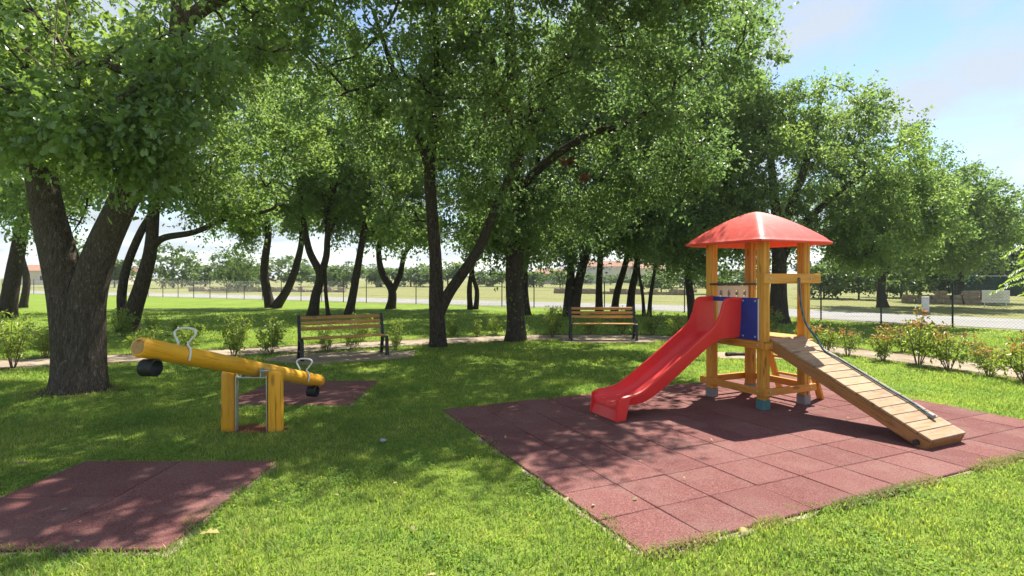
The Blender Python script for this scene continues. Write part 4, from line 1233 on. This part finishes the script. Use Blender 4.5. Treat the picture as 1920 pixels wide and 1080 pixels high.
# far trees and bushes beyond the road: shared crowns, each its own thing
def far_templates():
    out = []
    for s_ in range(5):
        rng = np.random.default_rng(100 + s_)
        el = [(np.array((0, 0, .52)), np.array((.42, .42, .42)), 3), (np.array((.28, 0, .36)), np.array((.28, .28, .28)), 1.3), (np.array((-.28, .1, .33)), np.array((.26, .26, .27)), 1.3)]
        C = sample_clumps(el, 70, rng, .03)
        P, D, U, L = clump_leaves(C, rng.uniform(.08, .14, len(C)), 40, .055, rng, center=C.mean(0))
        V, F = leaf_simple(P, D, U, L, L * .7, rng)
        me = np_mesh('crown', V, [F])
        t = MB(); t.tube([(0, 0, -.02), (.01, 0, .2), (0, .01, .42), (.02, 0, .6)], [.02, .016, .012, .006], 6)
        for a in (0.4, 2.5, 4.4): t.tube([(0, 0, .3), (.14 * math.cos(a), .14 * math.sin(a), .45), (.25 * math.cos(a), .25 * math.sin(a), .56)], [.016, .011, .005], 5)
        out.append((me, t.mesh('trunk', True, None)))
    return out
FT = far_templates()
rngf = random.Random(9)
for me, tme in FT: me.materials.append(M['leaf_far']); tme.materials.append(M['bark'])
FTD = []
for me, tme in FT:
    q = me.copy(); q.materials.clear(); q.materials.append(M['leaf_far_dark']); FTD.append((q, tme))
def far_tree(px, top, Z, wid, label, dark=False, name='far_tree', cat='tree', k_=None):
    h = ((HZ - top) * Z / FPX + CAM_H) * rngf.uniform(1.15, 1.5)
    X = (px - 960) / FPX * Z
    e = empty(name, (X, Z, 0), rngf.uniform(0, 6.28), label, cat, 'trees beyond the road')
    me, tme = (FTD if dark else FT)[rngf.randrange(5) if k_ is None else k_]
    w_ = wid * Z / FPX / .95
    c = obj('crown', me, None, e); c.scale = (w_ * rngf.uniform(.75, 1.25), w_, h / .96 * rngf.uniform(.85, 1.15)); c['kind'] = 'stuff'
    t = obj('trunk', tme, None, e); t.scale = (w_ * .8, w_ * .8, h / .96)
    return e
ORD = ['first', 'second', 'third', 'fourth', 'fifth', 'sixth', 'seventh', 'eighth', 'ninth', 'tenth', 'eleventh', 'twelfth', 'thirteenth', 'fourteenth', 'fifteenth', 'sixteenth', 'seventeenth', 'eighteenth', 'nineteenth', 'twentieth', 'twenty-first', 'twenty-second', 'twenty-third', 'twenty-fourth', 'twenty-fifth', 'twenty-sixth', 'twenty-seventh', 'twenty-eighth', 'twenty-ninth', 'thirtieth']
FARL = [(150, 474, 95, 110), (215, 484, 90, 90), (325, 486, 85, 100), (385, 500, 95, 90), (443, 482, 92, 90), (480, 505, 90, 60), (540, 492, 95, 110), (600, 496, 100, 90), (650, 492, 85, 96), (705, 500, 95, 84), (770, 494, 100, 100), (840, 500, 95, 90), (925, 498, 100, 90), (1000, 508, 95, 80), (1050, 512, 90, 60), (1085, 510, 130, 60), (1145, 518, 125, 60), (1195, 518, 125, 56), (1275, 496, 90, 90), (1340, 490, 85, 90), (1395, 492, 85, 90)]
for q, (px, tp, Z, w_) in enumerate(FARL):
    far_tree(px, tp, Z, w_, 'hazy green tree on the skyline beyond the road, %s from the left' % ORD[q])
far_tree(446, 492, 62, 56, 'bright yellow-green round bush beyond the road left of the V-shaped tree', name='far_bush', cat='bush')
for q, (px, tp, Z, w_) in enumerate([(1835, 432, 62, 130), (1900, 440, 60, 120), (1765, 470, 70, 110), (1960, 430, 60, 130), (1700, 470, 75, 110), (1600, 480, 80, 110), (1530, 480, 80, 100)]):
    far_tree(px, tp, Z, w_, 'tall dark tree in the background at far right, %s of the row' % ORD[q], True)

for q, (px, tp, Z, w_, kk) in enumerate([(1545, 488, 44, 120, 0), (1610, 492, 42, 110, 2), (1690, 486, 46, 130, 3), (1765, 490, 48, 110, 1), (1335, 500, 55, 90, 4), (1240, 505, 60, 80, 2)]):
    far_tree(px, tp, Z, w_, ['bushy green tree beyond the road right of the tower posts', 'bushy green tree beyond the road under the spreading crown', 'bushy green tree beyond the road above the brown stone wall', 'bushy green tree beyond the road beside the dark green screen', 'bushy green tree beyond the road behind the red slide', 'bushy green tree beyond the road right of the bench trees'][q], q == 3, k_=kk)

# ------------------------------------------------------------------ shrubs along the path
def shrub_template(seed, red, h=.75):
    rng = np.random.default_rng(seed)
    st = MB(); tips = []
    for q in range(6):
        a = q * 1.05 + rng.uniform(-.3, .3); sp_ = rng.uniform(.12, .30); hh = h * rng.uniform(.7, 1.0)
        p = [Vector((.02 * math.cos(a), .02 * math.sin(a), -.03)), Vector((.5 * sp_ * math.cos(a), .5 * sp_ * math.sin(a), hh * .4)), Vector((sp_ * math.cos(a + .2), sp_ * math.sin(a + .2), hh))]
        P_ = smooth_path(p, 4); st.tube(P_, list(np.linspace(.011, .004, len(P_))), 5)
        for t in (.5, .62, .75, .88, 1.0): tips.append(np.array(P_[int(t * (len(P_) - 1))]) + rng.normal(size=3) * .04)
    C = np.array(tips); C = C[C[:, 2] > h * .27]
    P, D, U, L = clump_leaves(C, rng.uniform(.085, .145, len(C)), 24, .072, rng, .3)
    V, F = leaf_simple(P, D, U, L, L * .42, rng)
    n = len(P); isred = (P[:, 2] > h * .76) & (rng.uniform(size=n) < .65) if red else np.zeros(n, bool)
    def sub(mask):
        Vs = V.reshape(n, 4, 3)[mask].reshape(-1, 3); k_ = mask.sum(); b_ = np.arange(k_)[:, None] * 4
        return np_mesh('foliage', Vs, [np.concatenate([b_ + np.array([[0, 1, 2]]), b_ + np.array([[0, 2, 3]])])])
    g_ = sub(~isred); g_.materials.append(M['leaf_shrub'])
    r_ = None
    if isred.any(): r_ = sub(isred); r_.materials.append(M['leaf_red'])
    sm = st.mesh('stems', True, None); sm.materials.append(M['twig'])
    return sm, g_, r_
SHR = [shrub_template(200 + q, True, (.62, .75, .85)[q % 3]) for q in range(7)]; SHG = [shrub_template(220 + q, False, (.62, .75, .85)[q % 3]) for q in range(6)]
rs_ = random.Random(4)
def shrub(p, s_, red, label, group):
    e = empty('shrub', p, rs_.uniform(0, 6.28), label, 'shrub', group)
    sm, g_, r_ = rs_.choice(SHR if red else SHG); s_ *= rs_.uniform(.72, 1.25); p = Vector(p) + Vector((rs_.uniform(-.12, .12), rs_.uniform(-.1, .1), 0)); e.location = p
    e.scale = (s_ * rs_.uniform(.9, 1.15), s_ * rs_.uniform(.9, 1.15), s_)
    obj('stems', sm, None, e); c = obj('foliage', g_, None, e); c['kind'] = 'stuff'
    if r_ is not None: c = obj('red_new_leaves', r_, None, e); c['kind'] = 'stuff'
near_r = [(1915, 716), (1852, 706), (1776, 694), (1712, 685), (1652, 676), (1596, 668), (1548, 660)]
for q, (x, y) in enumerate(near_r):
    shrub(G(x, y), .95, True, 'red-tipped photinia shrub in the row before the right path, %s from the right edge' % ORD[q], 'photinia shrubs before the path at right')
far_r = offset_line(PATH_C, .95)
def along(line, s0, step, n):
    out = []; d = [0]
    for a, b in zip(line[:-1], line[1:]): d.append(d[-1] + (b - a).length)
    for q in range(n):
        s_ = s0 + q * step
        if s_ > d[-1]: break
        k_ = max(i for i in range(len(d)) if d[i] <= s_); k_ = min(k_, len(line) - 2)
        out.append(line[k_].lerp(line[k_ + 1], (s_ - d[k_]) / max(1e-6, d[k_ + 1] - d[k_])))
    return out
q = 0
for p in along(far_r, 2.6, .56, 17):
    if 960 + FPX * p.x / p.y > 1990: continue
    shrub(p + Vector((rs_.uniform(-.15, .15), rs_.uniform(-.15, .15), 0)), .64, True, 'red-tipped photinia shrub behind the right path, %s from the right edge' % ORD[q], 'photinia shrubs behind the path at right'); q += 1
q = 0
for p in along(far_r, 12.2, .95, 17):
    if abs(960 + FPX * p.x / p.y - 822) < 22: continue
    shrub(p + Vector((rs_.uniform(-.15, .15), rs_.uniform(-.15, .15), 0)), .8, False, 'green shrub behind the path beyond the benches, %s counted from the right' % ORD[q], 'green shrubs behind the path'); q += 1
for q, (x, y, s_, lab) in enumerate([(434, 670, 1.1, 'green upright shrub left of the nearer bench, the left of the pair'), (505, 664, 1.1, 'green upright shrub left of the nearer bench, the right of the pair'),
        (600, 660, .7, 'small green shrub behind the nearer bench seat, left of its middle'), (660, 655, .6, 'small green shrub behind the nearer bench seat, right of its middle'), (750, 655, .9, 'green shrub just right of the nearer bench'),
        (30, 690, 1.0, 'leafy shrub at the left edge in front of the path'), (85, 672, 1.0, 'leafy shrub touching the left side of the big oak trunk'),
        (225, 632, 1.0, 'leafy shrub right of the big oak trunk, leftmost behind the seesaw'), (280, 630, 1.05, 'leafy shrub behind the raised seesaw end, left of the white handle'), (335, 628, 1.0, 'leafy shrub directly behind the raised white seesaw handle'), (370, 634, .9, 'leafy shrub just right of the raised white seesaw handle'),
        (900, 632, .9, 'green shrub left of the thick straight trunk'), (1030, 632, .9, 'green shrub left of the farther bench'), (1262, 640, .9, 'green shrub right of the farther bench, left of the slide'), (1450, 625, 1.2, 'pinkish green shrub at the foot of the spreading tree')]):
    shrub(G(x, y), s_ * .88, x == 1450, lab, None)

# ------------------------------------------------------------------ wire fence
fe = empty('wire_fence', FENCE[8], 0, 'wire mesh fence with dark posts along the road', 'fence')
FH = 1.42
fpts = along(FENCE, 4.0, 2.05, 48)
fo = Vector(FENCE[8])
pm = MB(); pm.tube([(0, 0, -.1), (0, 0, FH + .06), (0, 0, FH + .075)], [.028, .028, .012], 8); pme = pm.mesh('post', True, 40); pme.materials.append(M['post'])
for p in fpts: obj('post', pme, None, fe, Vector((p.x, p.y, 0)) - fo)
m = MB()
for zz in (.06, .5, .95, FH):
    for a, b in zip(fpts[:-1], fpts[1:]): m.beam(Vector((a.x, a.y, zz)) - fo, Vector((b.x, b.y, zz)) - fo, .006, .006)
for a, b in zip(fpts[:-1], fpts[1:]):
    a0 = Vector((a.x, a.y, 0)) - fo; b0 = Vector((b.x, b.y, 0)) - fo
    n_ = 20; rows = 14
    for q in range(-rows, n_):
        for sg in (1, -1):
            # diagonal wire clipped to the panel
            u0, u1 = q / n_, (q + rows) / n_
            z0_, z1_ = 0.0, 1.0
            if u0 < 0: z0_ = -u0 * n_ / rows; u0 = 0
            if u1 > 1: z1_ = 1 - (u1 - 1) * n_ / rows; u1 = 1
            if u1 <= u0: continue
            za, zb = .05 + z0_ * (FH - .05), .05 + z1_ * (FH - .05)
            if sg < 0: za, zb = FH + .05 - za, FH + .05 - zb
            p0 = a0.lerp(b0, u0); p1 = a0.lerp(b0, u1); p0.z = za; p1.z = zb
            d = (p1 - p0).normalized(); w_ = Vector((b0 - a0)).normalized(); up_ = d.cross(w_.cross(Vector((0, 0, 1)))).normalized() * .0022
            nn = w_.cross(Vector((0, 0, 1))).normalized() * .0022
            m._add([p0 + up_, p0 - up_ * .5 + nn, p0 - up_ * .5 - nn, p1 + up_, p1 - up_ * .5 + nn, p1 - up_ * .5 - nn], [(0, 1, 4, 3), (1, 2, 5, 4), (2, 0, 3, 5)])
wm = m.build('wire_mesh', M['wire'], fe); wm['kind'] = 'stuff'

# ------------------------------------------------------------------ beyond the fence
def rubble_wall(p, q, h, w, label, seed):
    """low dry-stone wall built of single stones"""
    rr_ = random.Random(seed); p, q = Vector(p), Vector(q); d = q - p; L = d.length; d.normalize(); nrm = Vector((-d.y, d.x, 0))
    e = empty('dry_stone_wall', p, 0, label, 'wall', 'dry stone walls')
    tpl = []
    for k_ in range(4):
        bm = bmesh.new(); bmesh.ops.create_cube(bm, size=1.0)
        for v in bm.verts: v.co = Vector([c * rr_.uniform(.8, 1.05) for c in v.co])
        me = bpy.data.meshes.new('stone'); bm.to_mesh(me); bm.free(); me.materials.append(M['stonewall']); tpl.append(me)
    z = 0; cnt = 0
    rows = max(2, int(h / .28))
    for r_ in range(rows):
        s_ = -rr_.uniform(0, .4)
        while s_ < L and cnt < 290:
            sl = rr_.uniform(.45, 1.0)
            if not (r_ == rows - 1 and rr_.random() < .3):
                o = obj('stone', rr_.choice(tpl), None, e, d * (s_ + sl / 2) + Vector((0, 0, r_ * .28 + .13)) + nrm * rr_.uniform(-.04, .04))
                o.scale = (sl, w, .30); o.rotation_euler = (rr_.gauss(0, .05), rr_.gauss(0, .05), math.atan2(d.y, d.x) + rr_.gauss(0, .05)); cnt += 1
            s_ += sl + .01
rubble_wall(A(1700, 580, 36) * 1.0 - Vector((0, 0, A(1700, 580, 36).z)), A(1850, 580, 34) - Vector((0, 0, A(1850, 580, 34).z)), .9, .5, 'brown dry-stone wall beyond the road, left of the notice board', 1)
p0, p1 = A(1040, 540, 58), A(1290, 540, 52); p0.z = p1.z = 0
rubble_wall(p0, p1, .6, .5, 'low pale dry-stone wall in the field behind the farther bench', 2)
p0, p1 = A(360, 540, 66), A(640, 540, 62); p0.z = p1.z = 0
rubble_wall(p0, p1, .6, .5, 'low dry-stone wall in the field behind the V-shaped tree', 3)
# white notice board on legs
c = A(1867, 556, 31); e = empty('notice_board', (c.x, c.y, 0), math.radians(-18), 'white notice board on two legs beyond the road at right', 'sign')
m = MB(); m.box((0, 0, c.z), (1.28, .05, .70), bev=.006); m.build('board', M['sign_white'], e)
m = MB()
for zz, w_ in ((.14, .7), (.04, .5), (-.05, .62)): m.box((.03, -.027, c.z + zz), (w_, .004, .035))
m.build('print', M['sign_ink'], e)
for sx in (-1, 1):
    m = MB(); m.tube([(sx * .5, .045, -.1), (sx * .5, .045, c.z + .33)], .022, 8); m.build('leg', M['galv'], e, True)
c = A(1818, 551, 36); e = empty('small_sign', (c.x, c.y, 0), math.radians(-15), 'small pale sign just left of the white notice board', 'sign')
m = MB(); m.box((0, 0, c.z), (.5, .04, .34), bev=.005); m.build('board', M['sign_white'], e)
m = MB(); m.tube([(0, .04, -.1), (0, .04, c.z + .15)], .02, 8); m.build('leg', M['galv'], e, True)
# white marker cabinet by the road
g0 = G(1735, 590); e = empty('utility_cabinet', g0, math.radians(-20), 'slim white utility cabinet on the verge beyond the road', 'cabinet')
m = MB(); m.box((0, 0, .06), (.30, .24, .14), bev=.01); m.build('plinth', M['stonewall'], e)
m = MB(); m.box((0, 0, .47), (.25, .19, .70), bev=.015); m.build('body', M['sign_white'], e)
m = MB(); m.box((0, -.099, .47), (.20, .008, .58), bev=.003); m.build('door', M['panel_edge'], e)
# dark green windbreak screen far right with a pale top rail
p0, p1 = A(1788, 518, 52), A(2020, 512, 48)
e = empty('screen_fence', (p0.x, p0.y, 0), 0, 'tall dark green screen fence with pale top rail at far right', 'fence')
d_ = Vector((p1.x - p0.x, p1.y - p0.y, 0)); Ld = d_.length; d_.normalize(); hh = 1.75
n_ = 5
for q in range(n_):
    m = MB(); a_ = d_ * (Ld * q / n_ + .03); b_ = d_ * (Ld * (q + 1) / n_ - .03)
    m.beam(a_ + Vector((0, 0, hh / 2)), b_ + Vector((0, 0, hh / 2)), .05, hh); m.build('screen_panel', M['hedge_screen'], e)
for q in range(n_ + 1):
    m = MB(); m.tube([d_ * (Ld * q / n_) + Vector((0, 0, -.1)), d_ * (Ld * q / n_) + Vector((0, 0, hh + .05))], .04, 8); m.build('post', M['post'], e, True)
m = MB(); m.beam(Vector((0, 0, hh + .06)), d_ * Ld + Vector((0, 0, hh + .06)), .06, .05); m.build('top_rail', M['panel_edge'], e)

def house(px, py_base, Z, w, d, h, roof_h, label, wall='stucco', rz=0.0, nwin=3, gable=True):
    X = (px - 960) / FPX * Z
    e = empty('house', (X, Z, 0), rz, label, 'house', 'far houses')
    m = MB(); m.box((0, 0, h / 2), (w, d, h)); m.build('wall', M[wall], e)
    r_ = MB(); o_ = .35
    r_._add([(-w / 2 - o_, -d / 2 - o_, h - .02), (w / 2 + o_, -d / 2 - o_, h - .02), (w / 2 + o_, d / 2 + o_, h - .02), (-w / 2 - o_, d / 2 + o_, h - .02),
             (-w / 2 - o_ + (0 if gable else 2), 0, h + roof_h), (w / 2 + o_ - (0 if gable else 2), 0, h + roof_h)],
            [(3, 2, 1, 0), (0, 1, 5, 4), (2, 3, 4, 5), (1, 2, 5), (3, 0, 4)])
    rf = r_.build('roof', M['rooftile'], e)
    m = MB(); m.box((w * .25, d * .1, h + roof_h * .9), (.6, .6, 1.1)); m.build('chimney', M[wall], rf)
    for q in range(nwin):
        for fl in range(max(1, int(h // 2.7))):
            x_ = -w / 2 + w * (q + .5) / nwin; z_ = 1.5 + fl * 2.7
            m = MB(); m.box((x_, -d / 2 - .02, z_), (.95, .06, 1.25)); f_ = m.build('window', M['sign_white'], e)
            m = MB(); m.box((x_, -d / 2 - .055, z_), (.75, .03, 1.05)); m.build('pane', M['glass'], f_)
    return e
house(1118, 540, 150, 7, 7, 4.6, 1.6, 'far house with grey walls and red roof, left of the bench trees gap', 'stucco2', .15)
house(1168, 540, 165, 8, 7, 4.9, 1.7, 'far pale house with red roof, seen between the bench trees', 'stucco', -.1)
house(1214, 540, 158, 7, 7, 4.2, 1.5, 'far house with red roof nearest the slide', 'stucco', .2)
house(1036, 540, 140, 8, 6, 2.6, 1.2, 'low far house with red-brown roof right of the straight trunk', 'stucco', 0)
house(120, 530, 130, 13, 8, 3.2, 1.4, 'low pale building with orange roof behind the big oak', 'stucco', .3, 5)
house(222, 530, 135, 7, 7, 3.0, 1.3, 'small pale house with orange roof right of the big oak trunk', 'stucco', .1)

# ------------------------------------------------------------------ lawn grass and small things
def grass(ymin, ymax, dens, h, w, seed, two):
    rng = np.random.default_rng(seed)
    hw = ymax * .96 + 2.0; n = int(2 * hw * (ymax - ymin) * dens)
    y = rng.uniform(ymin, ymax, n); x = rng.uniform(-hw, hw, n)
    inside = np.abs(x) < y * .96 + 2.0; x, y = x[inside], y[inside]; n = len(x)
    keep = np.ones(n, bool)
    for (o, th, x0, x1, y0, y1) in MATS:
        dx, dy = x - o.x, y - o.y; u = dx * math.cos(th) + dy * math.sin(th); v = -dx * math.sin(th) + dy * math.cos(th)
        # ragged encroachment of the turf over the mat edge
        rag = .035 + .05 * np.sin(u * 5.1 + v * 3.3) + .035 * np.sin(u * 13 + v * 11 + 1)
        rag = np.maximum(rag, 0.0)
        if th > 0: rag = rag + .03 * (u > 5.5)
        keep &= ~((u > x0 + rag) & (u < x1 - rag) & (v > y0 + rag) & (v < y1 - rag))
    keep &= ~((((x + 2.84) / .38) ** 2 + ((y - 6.06) / .17) ** 2) < 1)
    keep &= ~(((x - base1.x) ** 2 + (y - base1.y + .05) ** 2 < (.42 + .14 * rng.uniform(size=n)) ** 2) & (rng.uniform(size=n) < .85))
    pc = np.array([(p.x, p.y) for p in PATH_C]); d2 = np.full(n, 9e9)
    for a_, b_ in zip(pc[:-1], pc[1:]):
        ab = b_ - a_; t = np.clip(((x - a_[0]) * ab[0] + (y - a_[1]) * ab[1]) / (ab @ ab), 0, 1)
        d2 = np.minimum(d2, (x - a_[0] - t * ab[0]) ** 2 + (y - a_[1] - t * ab[1]) ** 2)
    keep &= np.sqrt(d2) > .58 + .18 * rng.uniform(size=n)
    for (cx, cy, hx, hy) in ((-3.5, 11.6, 1.35, .7), (2.5, 14.55, 1.2, .45), (c0.x + .1, c0.y, .6, .4)):
        keep &= ~((np.abs(x - cx) < hx) & (np.abs(y - cy) < hy))
    fx = np.array([p.x for p in FENCE])[::-1]; fy = np.array([p.y for p in FENCE])[::-1]
    keep &= y < np.interp(x, fx, fy) - .05
    x, y = x[keep], y[keep]; n = len(x)
    pat = np.sin(x * 1.9 + 1.3 * np.sin(y * 1.1)) + np.sin(y * 2.3 + 1.1 * np.sin(x * 1.7)) + .8 * np.sin(x * 5.7 + y * 3.1) + .9 * np.sin(x * 17 - y * 13 + 2 * np.sin(y * 7)) + .9 * np.sin(y * 19 + x * 8 + 2 * np.sin(x * 9))
    hh_ = h * rng.uniform(.55, 1.3, n) * np.clip(1 + .17 * pat, .4, 1.7)
    ww = w * rng.uniform(.6, 1.4, n)
    a = rng.uniform(0, 6.283, n); lean = rng.uniform(.15, 1.0, n) * hh_
    dx, dy = np.cos(a), np.sin(a); ph = a + 1.57 + rng.normal(size=n) * .5; sx_, sy_ = np.cos(ph), np.sin(ph)
    z0 = np.full(n, .002)
    if two:
        V = np.empty((n, 5, 3))
        V[:, 0] = np.stack([x - sx_ * ww / 2, y - sy_ * ww / 2, z0], 1); V[:, 1] = np.stack([x + sx_ * ww / 2, y + sy_ * ww / 2, z0], 1)
        mx, my, mz = x + dx * lean * .35, y + dy * lean * .35, hh_ * .62
        V[:, 2] = np.stack([mx + sx_ * ww * .42, my + sy_ * ww * .42, mz], 1); V[:, 3] = np.stack([mx - sx_ * ww * .42, my - sy_ * ww * .42, mz], 1)
        V[:, 4] = np.stack([x + dx * lean, y + dy * lean, hh_ * .92], 1)
        b_ = np.arange(n)[:, None] * 5
        return V.reshape(-1, 3), [b_ + np.array([[0, 1, 2, 3]]), b_ + np.array([[3, 2, 4]])], n
    V = np.empty((n, 3, 3))
    V[:, 0] = np.stack([x - sx_ * ww / 2, y - sy_ * ww / 2, z0], 1); V[:, 1] = np.stack([x + sx_ * ww / 2, y + sy_ * ww / 2, z0], 1)
    V[:, 2] = np.stack([x + dx * lean, y + dy * lean, hh_], 1)
    b_ = np.arange(n)[:, None] * 3
    return V.reshape(-1, 3), [b_ + np.array([[0, 1, 2]])], n

for (ya, yb, de, hg, wg, sd, two, mt, nm, lb) in ((1.3, 5.5, 4700, .036, .0065, 1, True, 'grass', 'grass', 'short bright grass in the foreground'), (5.5, 9.0, 2900, .039, .010, 2, False, 'grass', 'grass', 'short grass round the mats'),
        (9.0, 15.5, 1000, .042, .016, 3, False, 'grass', 'grass', 'short grass under the near trees'), (15.5, 27, 130, .055, .035, 4, False, 'grass', 'grass', 'short grass under the farther trees'),
        (1.3, 6.5, 330, .045, .0055, 5, False, 'grass_dry', 'dry_grass', 'scattered dry straw blades in the foreground grass')):
    V, Fs, n = grass(ya, yb, de, hg, wg, sd, two)
    if yb > 20:   # keep inside the fence line
        pass
    g_ = obj(nm, np_mesh(nm, V, Fs), M[mt]); tag(g_, lb, 'grass', kind='stuff')
# dry turf fringe along the front edge of the big mat
rng = np.random.default_rng(8); n = 5200
u = rng.uniform(0.0, 5.4, n); off = -np.abs(rng.normal(size=n)) * .045 + .03
hole = (np.sin(u * 3.1 + 1) + np.sin(u * 7.3)) > -.2
u, off = u[hole], off[hole]; n = len(u)
x = MAT0.x + TI.x * u + TJ.x * off; y = MAT0.y + TI.y * u + TJ.y * off
a = rng.uniform(0, 6.28, n); hh_ = rng.uniform(.015, .045, n); ww = rng.uniform(.004, .008, n); dx, dy = np.cos(a), np.sin(a)
V = np.empty((n, 3, 3)); V[:, 0] = np.stack([x - dy * ww, y + dx * ww, 0 * x + .01], 1); V[:, 1] = np.stack([x + dy * ww, y - dx * ww, 0 * x + .01], 1); V[:, 2] = np.stack([x + dx * .04, y + dy * .04, hh_ + .01], 1)
g_ = obj('dry_grass', np_mesh('dry_grass', V.reshape(-1, 3), [np.arange(n)[:, None] * 3 + np.array([[0, 1, 2]])]), M['grass_dry']); tag(g_, 'straw-coloured fringe along the front edge of the large mat', 'grass', kind='stuff')

def soil_edge(o, th, x0, x1, y0, y1, label, seed):
    r_ = random.Random(seed); pts = []
    for (ax, ay, bx, by) in ((x0, y0, x1, y0), (x1, y0, x1, y1), (x1, y1, x0, y1), (x0, y1, x0, y0)):
        n_ = int(max(abs(bx - ax), abs(by - ay)) / .12)
        for q in range(n_):
            t = q / n_; u = ax + (bx - ax) * t; v = ay + (by - ay) * t
            cx, cy = (x0 + x1) / 2, (y0 + y1) / 2; g = r_.uniform(.0, .075)
            u += g * (1 if u > cx else -1); v += g * (1 if v > cy else -1)
            pts.append((o.x + u * math.cos(th) - v * math.sin(th), o.y + u * math.sin(th) + v * math.cos(th)))
    tag(sheet('bare_soil', pts, .0065, M['path']), label, kind='structure')
soil_edge(*MATS[0], 'sandy soil edge round the large mat', 1)
soil_edge(*MATS[1], 'sandy soil edge round the left foreground mat', 2)
soil_edge(*MATS[2], 'sandy soil edge round the far seesaw mat', 3)
rng = np.random.default_rng(61); n = 150000
y = np.sqrt(rng.uniform(2.9 ** 2, 8.5 ** 2, n)); x = rng.uniform(-1, 1, n) * (y * .96 + .3)
pat = np.sin(x * 2.7 + 1.9 * np.sin(y * 1.9 + 1)) + np.sin(y * 3.1 + 1.7 * np.sin(x * 2.3)) + .7 * np.sin(x * 9 + y * 7)
keep = (pat > 1.0) & (rng.uniform(size=n) < .6) & ((((x + 2.84) / .45) ** 2 + ((y - 6.06) / .25) ** 2) > 1)
for (o, th, x0, x1, y0, y1) in MATS:
    dx, dy = x - o.x, y - o.y; u = dx * math.cos(th) + dy * math.sin(th); v = -dx * math.sin(th) + dy * math.cos(th)
    keep &= ~((u > x0 - .01) & (u < x1 + .01) & (v > y0 - .01) & (v < y1 + .01))
x, y = x[keep], y[keep]; n = len(x)
P = np.stack([x, y, rng.uniform(.018, .042, n)], 1); D = rand_unit(n, rng); D[:, 2] *= .3; D /= np.linalg.norm(D, axis=1, keepdims=True)
U = rand_unit(n, rng) * .35; U[:, 2] += 1; U -= D * (D * U).sum(1, keepdims=True); U /= np.linalg.norm(U, axis=1, keepdims=True)
L = rng.uniform(.014, .028, n); V, F = leaf_simple(P, D, U, L, L * .95, rng)
tag(obj('clover', np_mesh('clover', V, [F]), M['leaf_clover']), 'patches of small clover leaves in the near lawn', 'clover', kind='stuff')

for (x, y, s_, lab) in ((20, 882, .13, 'curled dry leaf on the shaded grass at the left edge'), (372, 1016, .12, 'curled dry leaf at the corner of the left foreground mat'), (1395, 1002, .08, 'small dry leaf at the front edge of the large mat')):
    p = G(x, y); n_ = 3
    Pq = np.array([[0, 0, .0]]); Vq, Fq = leaf_lobed(Pq, np.array([[1., 0, .15]]), np.array([[-.15, 0, 1.]]), np.array([s_]), None)
    Vq[:, 2] += (Vq[:, 1] ** 2) * 9 + .035
    o = obj('dry_leaf', np_mesh('dry_leaf', Vq, [Fq]), M['grass_dry'], None, (p.x, p.y, .012), (0, 0, random.uniform(0, 6))); tag(o, lab, 'leaf', 'fallen leaves')
p = G(718, 832)
bm = bmesh.new(); bmesh.ops.create_icosphere(bm, subdivisions=2, radius=.03)
for v in bm.verts: v.co = Vector((v.co.x * 1.2, v.co.y, v.co.z * .6)) * random.uniform(.88, 1.1)
me = bpy.data.meshes.new('stone'); bm.to_mesh(me); bm.free()
tag(obj('stone', me, M['stone'], None, (p.x, p.y, .035)), 'small grey stone on the grass left of the large mat', 'stone')

# fallen leaf litter, too small and many to count
rng = np.random.default_rng(55); n = 320
yy = np.sqrt(rng.uniform(9, 196, n)); xx = rng.uniform(-.9, .75, n) * yy
nearb = rng.uniform(size=n) < .25
xx[nearb] = base1.x + rng.normal(size=nearb.sum()) * .9; yy[nearb] = base1.y + rng.normal(size=nearb.sum()) * .7
P = np.stack([xx, yy, rng.uniform(.03, .05, n)], 1); D = rand_unit(n, rng); D[:, 2] *= .25; D /= np.linalg.norm(D, axis=1, keepdims=True)
U = rand_unit(n, rng) * .4; U[:, 2] += 1; U -= D * (D * U).sum(1, keepdims=True); U /= np.linalg.norm(U, axis=1, keepdims=True)
V, F = leaf_lobed(P, D, U, rng.uniform(.025, .06, n), rng)
tag(obj('leaf_litter', np_mesh('leaf_litter', V, [F]), M['grass_dry']), 'scattered small dry leaves on lawn and mats', 'leaves', kind='stuff')
# bare earth round the big oak's foot
sp = [Vector((base1.x + .62 * math.cos(a) * random.uniform(.75, 1.2), base1.y - .05 + .55 * math.sin(a) * random.uniform(.75, 1.2), 0)) for a in np.linspace(0, 2 * math.pi, 22)[:-1]]
tag(sheet('bare_soil', sp, 0.009, M['soil']), 'bare dark soil round the foot of the big oak', kind='structure')

# ------------------------------------------------------------------ haze
hz_mat = bpy.data.materials.new('haze_air'); hz_mat.use_nodes = True
hn, hl = hz_mat.node_tree.nodes, hz_mat.node_tree.links
hn.clear()
ho = hn.new('ShaderNodeOutputMaterial'); hv = hn.new('ShaderNodeVolumePrincipled')
hv.inputs['Color'].default_value = (.86, .92, 1.0, 1); hv.inputs['Density'].default_value = .0004; hv.inputs['Anisotropy'].default_value = .2
hl.new(hv.outputs[0], ho.inputs['Volume'])
m = MB(); m.box((0, 1100, 14.0), (3200, 3000, 30.0))
hzo = m.build('haze', hz_mat); tag(hzo, 'thin bright summer haze over the whole park', kind='stuff')
